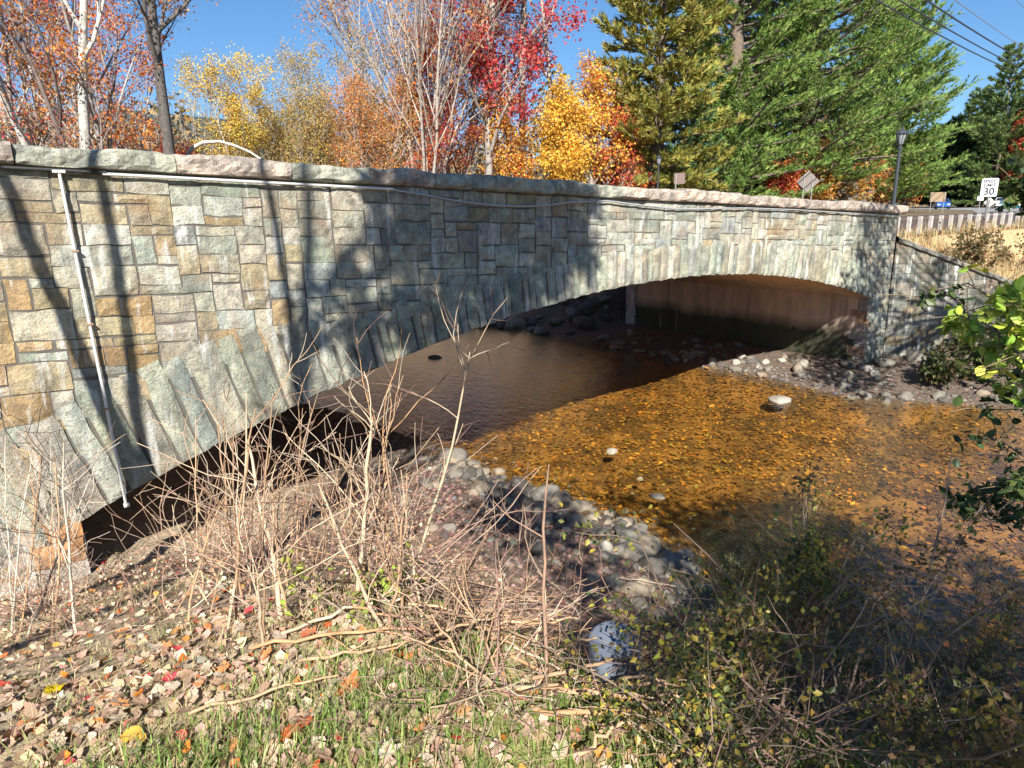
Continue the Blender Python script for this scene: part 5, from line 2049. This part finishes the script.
for px, py, s, kind, c, lab in (
        (55, 695, .105, 'oval', (.80, .56, .01), 'bright yellow oval leaf, brightest on the grass at the left'),
        (91, 704, .06, 'maple', (.58, .03, .05), 'small crimson leaf right of the bright yellow one'),
        (171, 685, .065, 'maple', (.62, .07, .09), 'crimson pink leaf further right among tan leaves'),
        (5, 690, .07, 'maple', (.60, .10, .06), 'red leaf at the left edge beside the yellow one'),
        (350, 692, .13, 'maple', (.58, .20, .06), 'large orange brown maple leaf at the edge of the grass'),
        (300, 731, .09, 'oval', (.52, .13, .05), 'rust orange leaf standing in the grass'),
        (135, 745, .10, 'oval', (.66, .38, .06), 'orange yellow leaf low in the grass at the left'),
        (388, 760, .09, 'maple', (.58, .50, .36), 'pale tan leaf at the bottom edge in green grass'),
        (560, 757, .07, 'oval', (.60, .50, .34), 'pale leaf at the bottom edge near the brush heap'),
        (520, 705, .08, 'maple', (.56, .22, .12), 'orange pink leaf under the brush heap'),
        (125, 634, .09, 'maple', (.62, .22, .07), 'orange leaf on the bank below the wall corner'),
        (310, 640, .08, 'maple', (.55, .16, .08), 'rust red leaf beside the sticks in front of the canes')):
    place_leaf(leaf_data(kind, c, int(px)), px, py, s, lab, tilt=.06)
pool = [(leaf_data(k, c, 50 + i), n_) for i, (k, c, n_) in enumerate((('maple', (.43, .31, .21), 'tan'), ('oval', (.40, .29, .19), 'tan'), ('maple', (.46, .36, .25), 'pale'), ('oval', (.42, .33, .24), 'pale'), ('maple', (.36, .23, .15), 'brown'), ('oval', (.33, .22, .15), 'brown'), ('maple', (.58, .24, .09), 'orange')))]
for i in range(275):
    px = rng.uniform(-5, 480)
    py = rng.uniform(632, 728) if rng.random() < .8 else rng.uniform(700, 764)
    me, cn = pool[rng.choice(7, p=[.2, .2, .17, .17, .1, .1, .06])]
    place_leaf(me, px, py, rng.uniform(.035, .07), cn + ' dry leaf lying loose on the grassy bank', cn + ' leaves loose on the bank')

# ------------------------------------------------------------------ green shrubs and weeds in the shade at the right
def shrub(px, py, h, spread, n, pal, label, group=None, lsize=.05, stems=9, name='leafy_shrub', mat='green', dx=0):
    p0, t0 = hit(px, py)
    root = thing(name, label, 'shrub', p0, group)
    g = Geo()
    br = []
    for _ in range(stems):
        d = unit(np.array([rng.normal() * spread, rng.normal() * spread, 1.0]))
        br.append(branch(p0 + rng.normal(size=3) * [.06, .06, 0], d, h * rng.uniform(.6, 1.15), .006, .002, 7, .14, .0))
    b2 = []
    for b1 in br:
        for _ in range(4):
            q, tg, rr = along(b1, rng.uniform(.25, .95))
            b2.append(branch(q, side_dir(tg, rng.uniform(.5, 1.1), rng.uniform(0, 6.28)), h * rng.uniform(.2, .45), .003, .0012, 5, .16, .01))
    g.tubes(br, 5, (.20, .14, .10))
    g.tubes(b2, 3, (.24, .17, .12))
    g.build('stems', MAT['twig'], root, smooth=True)
    P, k = tip_points(br + b2, n, .035, .25)
    gl5 = Geo()
    leaf_cards(gl5, P, lsize, pick(pal, n, .25), elong=1.5)
    gl5.build('foliage', MAT[mat], root)
    return root


SH = [(.06, .09, .025), (.08, .105, .03), (.10, .11, .03), (.045, .07, .02), (.13, .09, .04)]
SHY = SH + [(.36, .30, .05), (.40, .26, .05), (.30, .27, .04), (.20, .20, .05)]
SHR = [(.15, .09, .04), (.18, .12, .04), (.10, .10, .035), (.13, .075, .045), (.26, .19, .045)]
spots = [(735, 585, .5), (775, 575, .5), (815, 590, .45), (720, 640, .6), (765, 640, .6), (815, 640, .6), (860, 690, .45), (700, 700, .5), (745, 700, .55), (800, 705, .6), (850, 740, .6), (915, 735, .5), (955, 720, .6), (1000, 700, .7), (1020, 735, .6), (985, 760, .6), (770, 755, .5), (835, 765, .55), (900, 765, .5), (710, 750, .4), (845, 620, .5), (1005, 650, .7), (1040, 690, .8), (940, 765, .5), (730, 545, .35)]
for i, (px, py, h) in enumerate(spots):
    pal = (SH, SHY, SHR)[i % 3]
    nm = ('dark green', 'yellow flecked green', 'brownish autumn')[i % 3]
    shrub(px, py, h * (1.75 if px > 700 else .9), .55, 2500, pal, nm + ' low shrub in the shaded brush at the lower right', nm + ' shrubs in the shade', lsize=.0205)
shrub(352, 610, .28, .7, 160, [(.30, .36, .06), (.36, .38, .08)], 'small lime green weed at the foot of the canes', lsize=.04, name='green_weed')
shrub(672, 655, .3, .6, 120, [(.36, .34, .05), (.28, .30, .06)], 'small yellow leaved weed right of the boulder', lsize=.035, name='green_weed')
for i, (px, py, h) in enumerate(((955, 385, 1.5), (990, 385, 1.9), (1015, 370, 2.0), (935, 388, .9))):
    shrub(px, py, h, .5, 900, SH, 'dark bush growing at the far shore below the wing wall', 'dark bushes on the far shore', lsize=.13, stems=12)
for px, py, h in ((960, 268, 1.3), (985, 275, 1.5), (1015, 270, 1.6)):
    shrub(px, py, h, .6, 700, [(.20, .13, .05), (.16, .12, .05), (.26, .15, .07), (.12, .12, .04)], 'rusty bramble bush behind the wing wall', 'bramble bushes above the wing wall', lsize=.11, stems=12)

# big leaved bush leaning in at the right edge
bb = np.array([*(at(1130, 700, 3.0)[:2]), 0])
bb[2] = float(terrain(bb[0], bb[1]))
root = thing('leafy_bush', 'large leaved green bush leaning in from the right edge', 'bush', bb)
g = Geo()
tips = []
targets = [(1000, 300, 3.0), (965, 312, 3.1), (930, 318, 3.2), (1015, 335, 2.9), (985, 345, 3.1), (1020, 300, 2.8), (905, 300, 3.6), (935, 290, 3.6), (960, 290, 3.5), (990, 385, 3.3), (1015, 410, 3.1), (965, 440, 3.5), (1000, 455, 3.2), (985, 490, 3.3), (1020, 480, 3.0), (950, 500, 3.6), (1015, 190, 3.2), (1030, 170, 3.2), (1040, 260, 3.0), (1040, 350, 2.8), (1045, 430, 2.9), (990, 520, 3.3), (1035, 520, 3.0)]
for px, py, dd_ in targets:
    tp = at(px, py, dd_)
    m_ = at(1090, py - 60, dd_ + .1)
    t = np.linspace(0, 1, 10)[:, None]
    P = bb * (1 - t) ** 2 + 2 * m_ * t * (1 - t) + tp * t ** 2
    P[1:-1] += rng.normal(size=(8, 3)) * .015
    br = (P, np.linspace(.012, .003, 10))
    tips.append(br)
g.tubes(tips, 5, (.20, .15, .10))
side = []
for b1 in tips:
    for _ in range(6):
        q, tg, rr = along(b1, rng.uniform(.55, .98))
        side.append(branch(q, side_dir(tg, rng.uniform(.4, 1.0), rng.uniform(0, 6.28)), rng.uniform(.1, .28), .003, .0015, 5, .12, -.02))
g.tubes(side, 4, (.22, .17, .10))
g.build('stems', MAT['twig'], root, smooth=True)
allb = tips + side


def big_leaves(n, brs, size, pal, frm):
    P, k = tip_points(brs, n, .02, frm)
    a = unit(rng.normal(size=(n, 3)) * .7 + np.array([-.35, -.1, -.45]))
    b_ = unit(np.cross(a, rng.normal(size=(n, 3)) * .5 + [0, 0, 1]))
    nn = np.cross(a, b_)
    s_ = (size * rng.uniform(.6, 1.2, n))[:, None]
    prof = [(0, 0, 0), (.2, .24, .03), (.5, .34, .05), (.8, .20, .02), (1.0, 0, -.06)]
    rows = []
    for u, w, z in prof:
        rows += [P + a * s_ * u + b_ * s_ * w + nn * s_ * z * 1.6, P + a * s_ * u - nn * s_ * z * .3, P + a * s_ * u - b_ * s_ * w + nn * s_ * z * 1.6]
    V = np.stack(rows, 1)
    k_ = np.arange(n)[:, None] * 15
    q = []
    for r_ in range(4):
        o = r_ * 3
        q += [k_ + [[o, o + 1, o + 4, o + 3]], k_ + [[o + 1, o + 2, o + 5, o + 4]]]
    return Geo().add(V.reshape(-1, 3), quads=np.concatenate(q), col=np.repeat(pick(pal, n, .2), 15, 0))


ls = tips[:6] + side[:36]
big_leaves(560, ls, .062, [(.36, .50, .06), (.44, .54, .10), (.28, .44, .06), (.54, .52, .08)], .75).build('sunlit_foliage', MAT['green'], root)  # lime palette puts sunlight on the upper leaves into their colour
big_leaves(1500, tips[6:] + side[36:], .055, [(.06, .10, .03), (.08, .13, .035), (.05, .08, .03), (.12, .14, .04)], .7).build('foliage', MAT['green'], root)  # dark palette puts shade on the hanging leaves into their colour
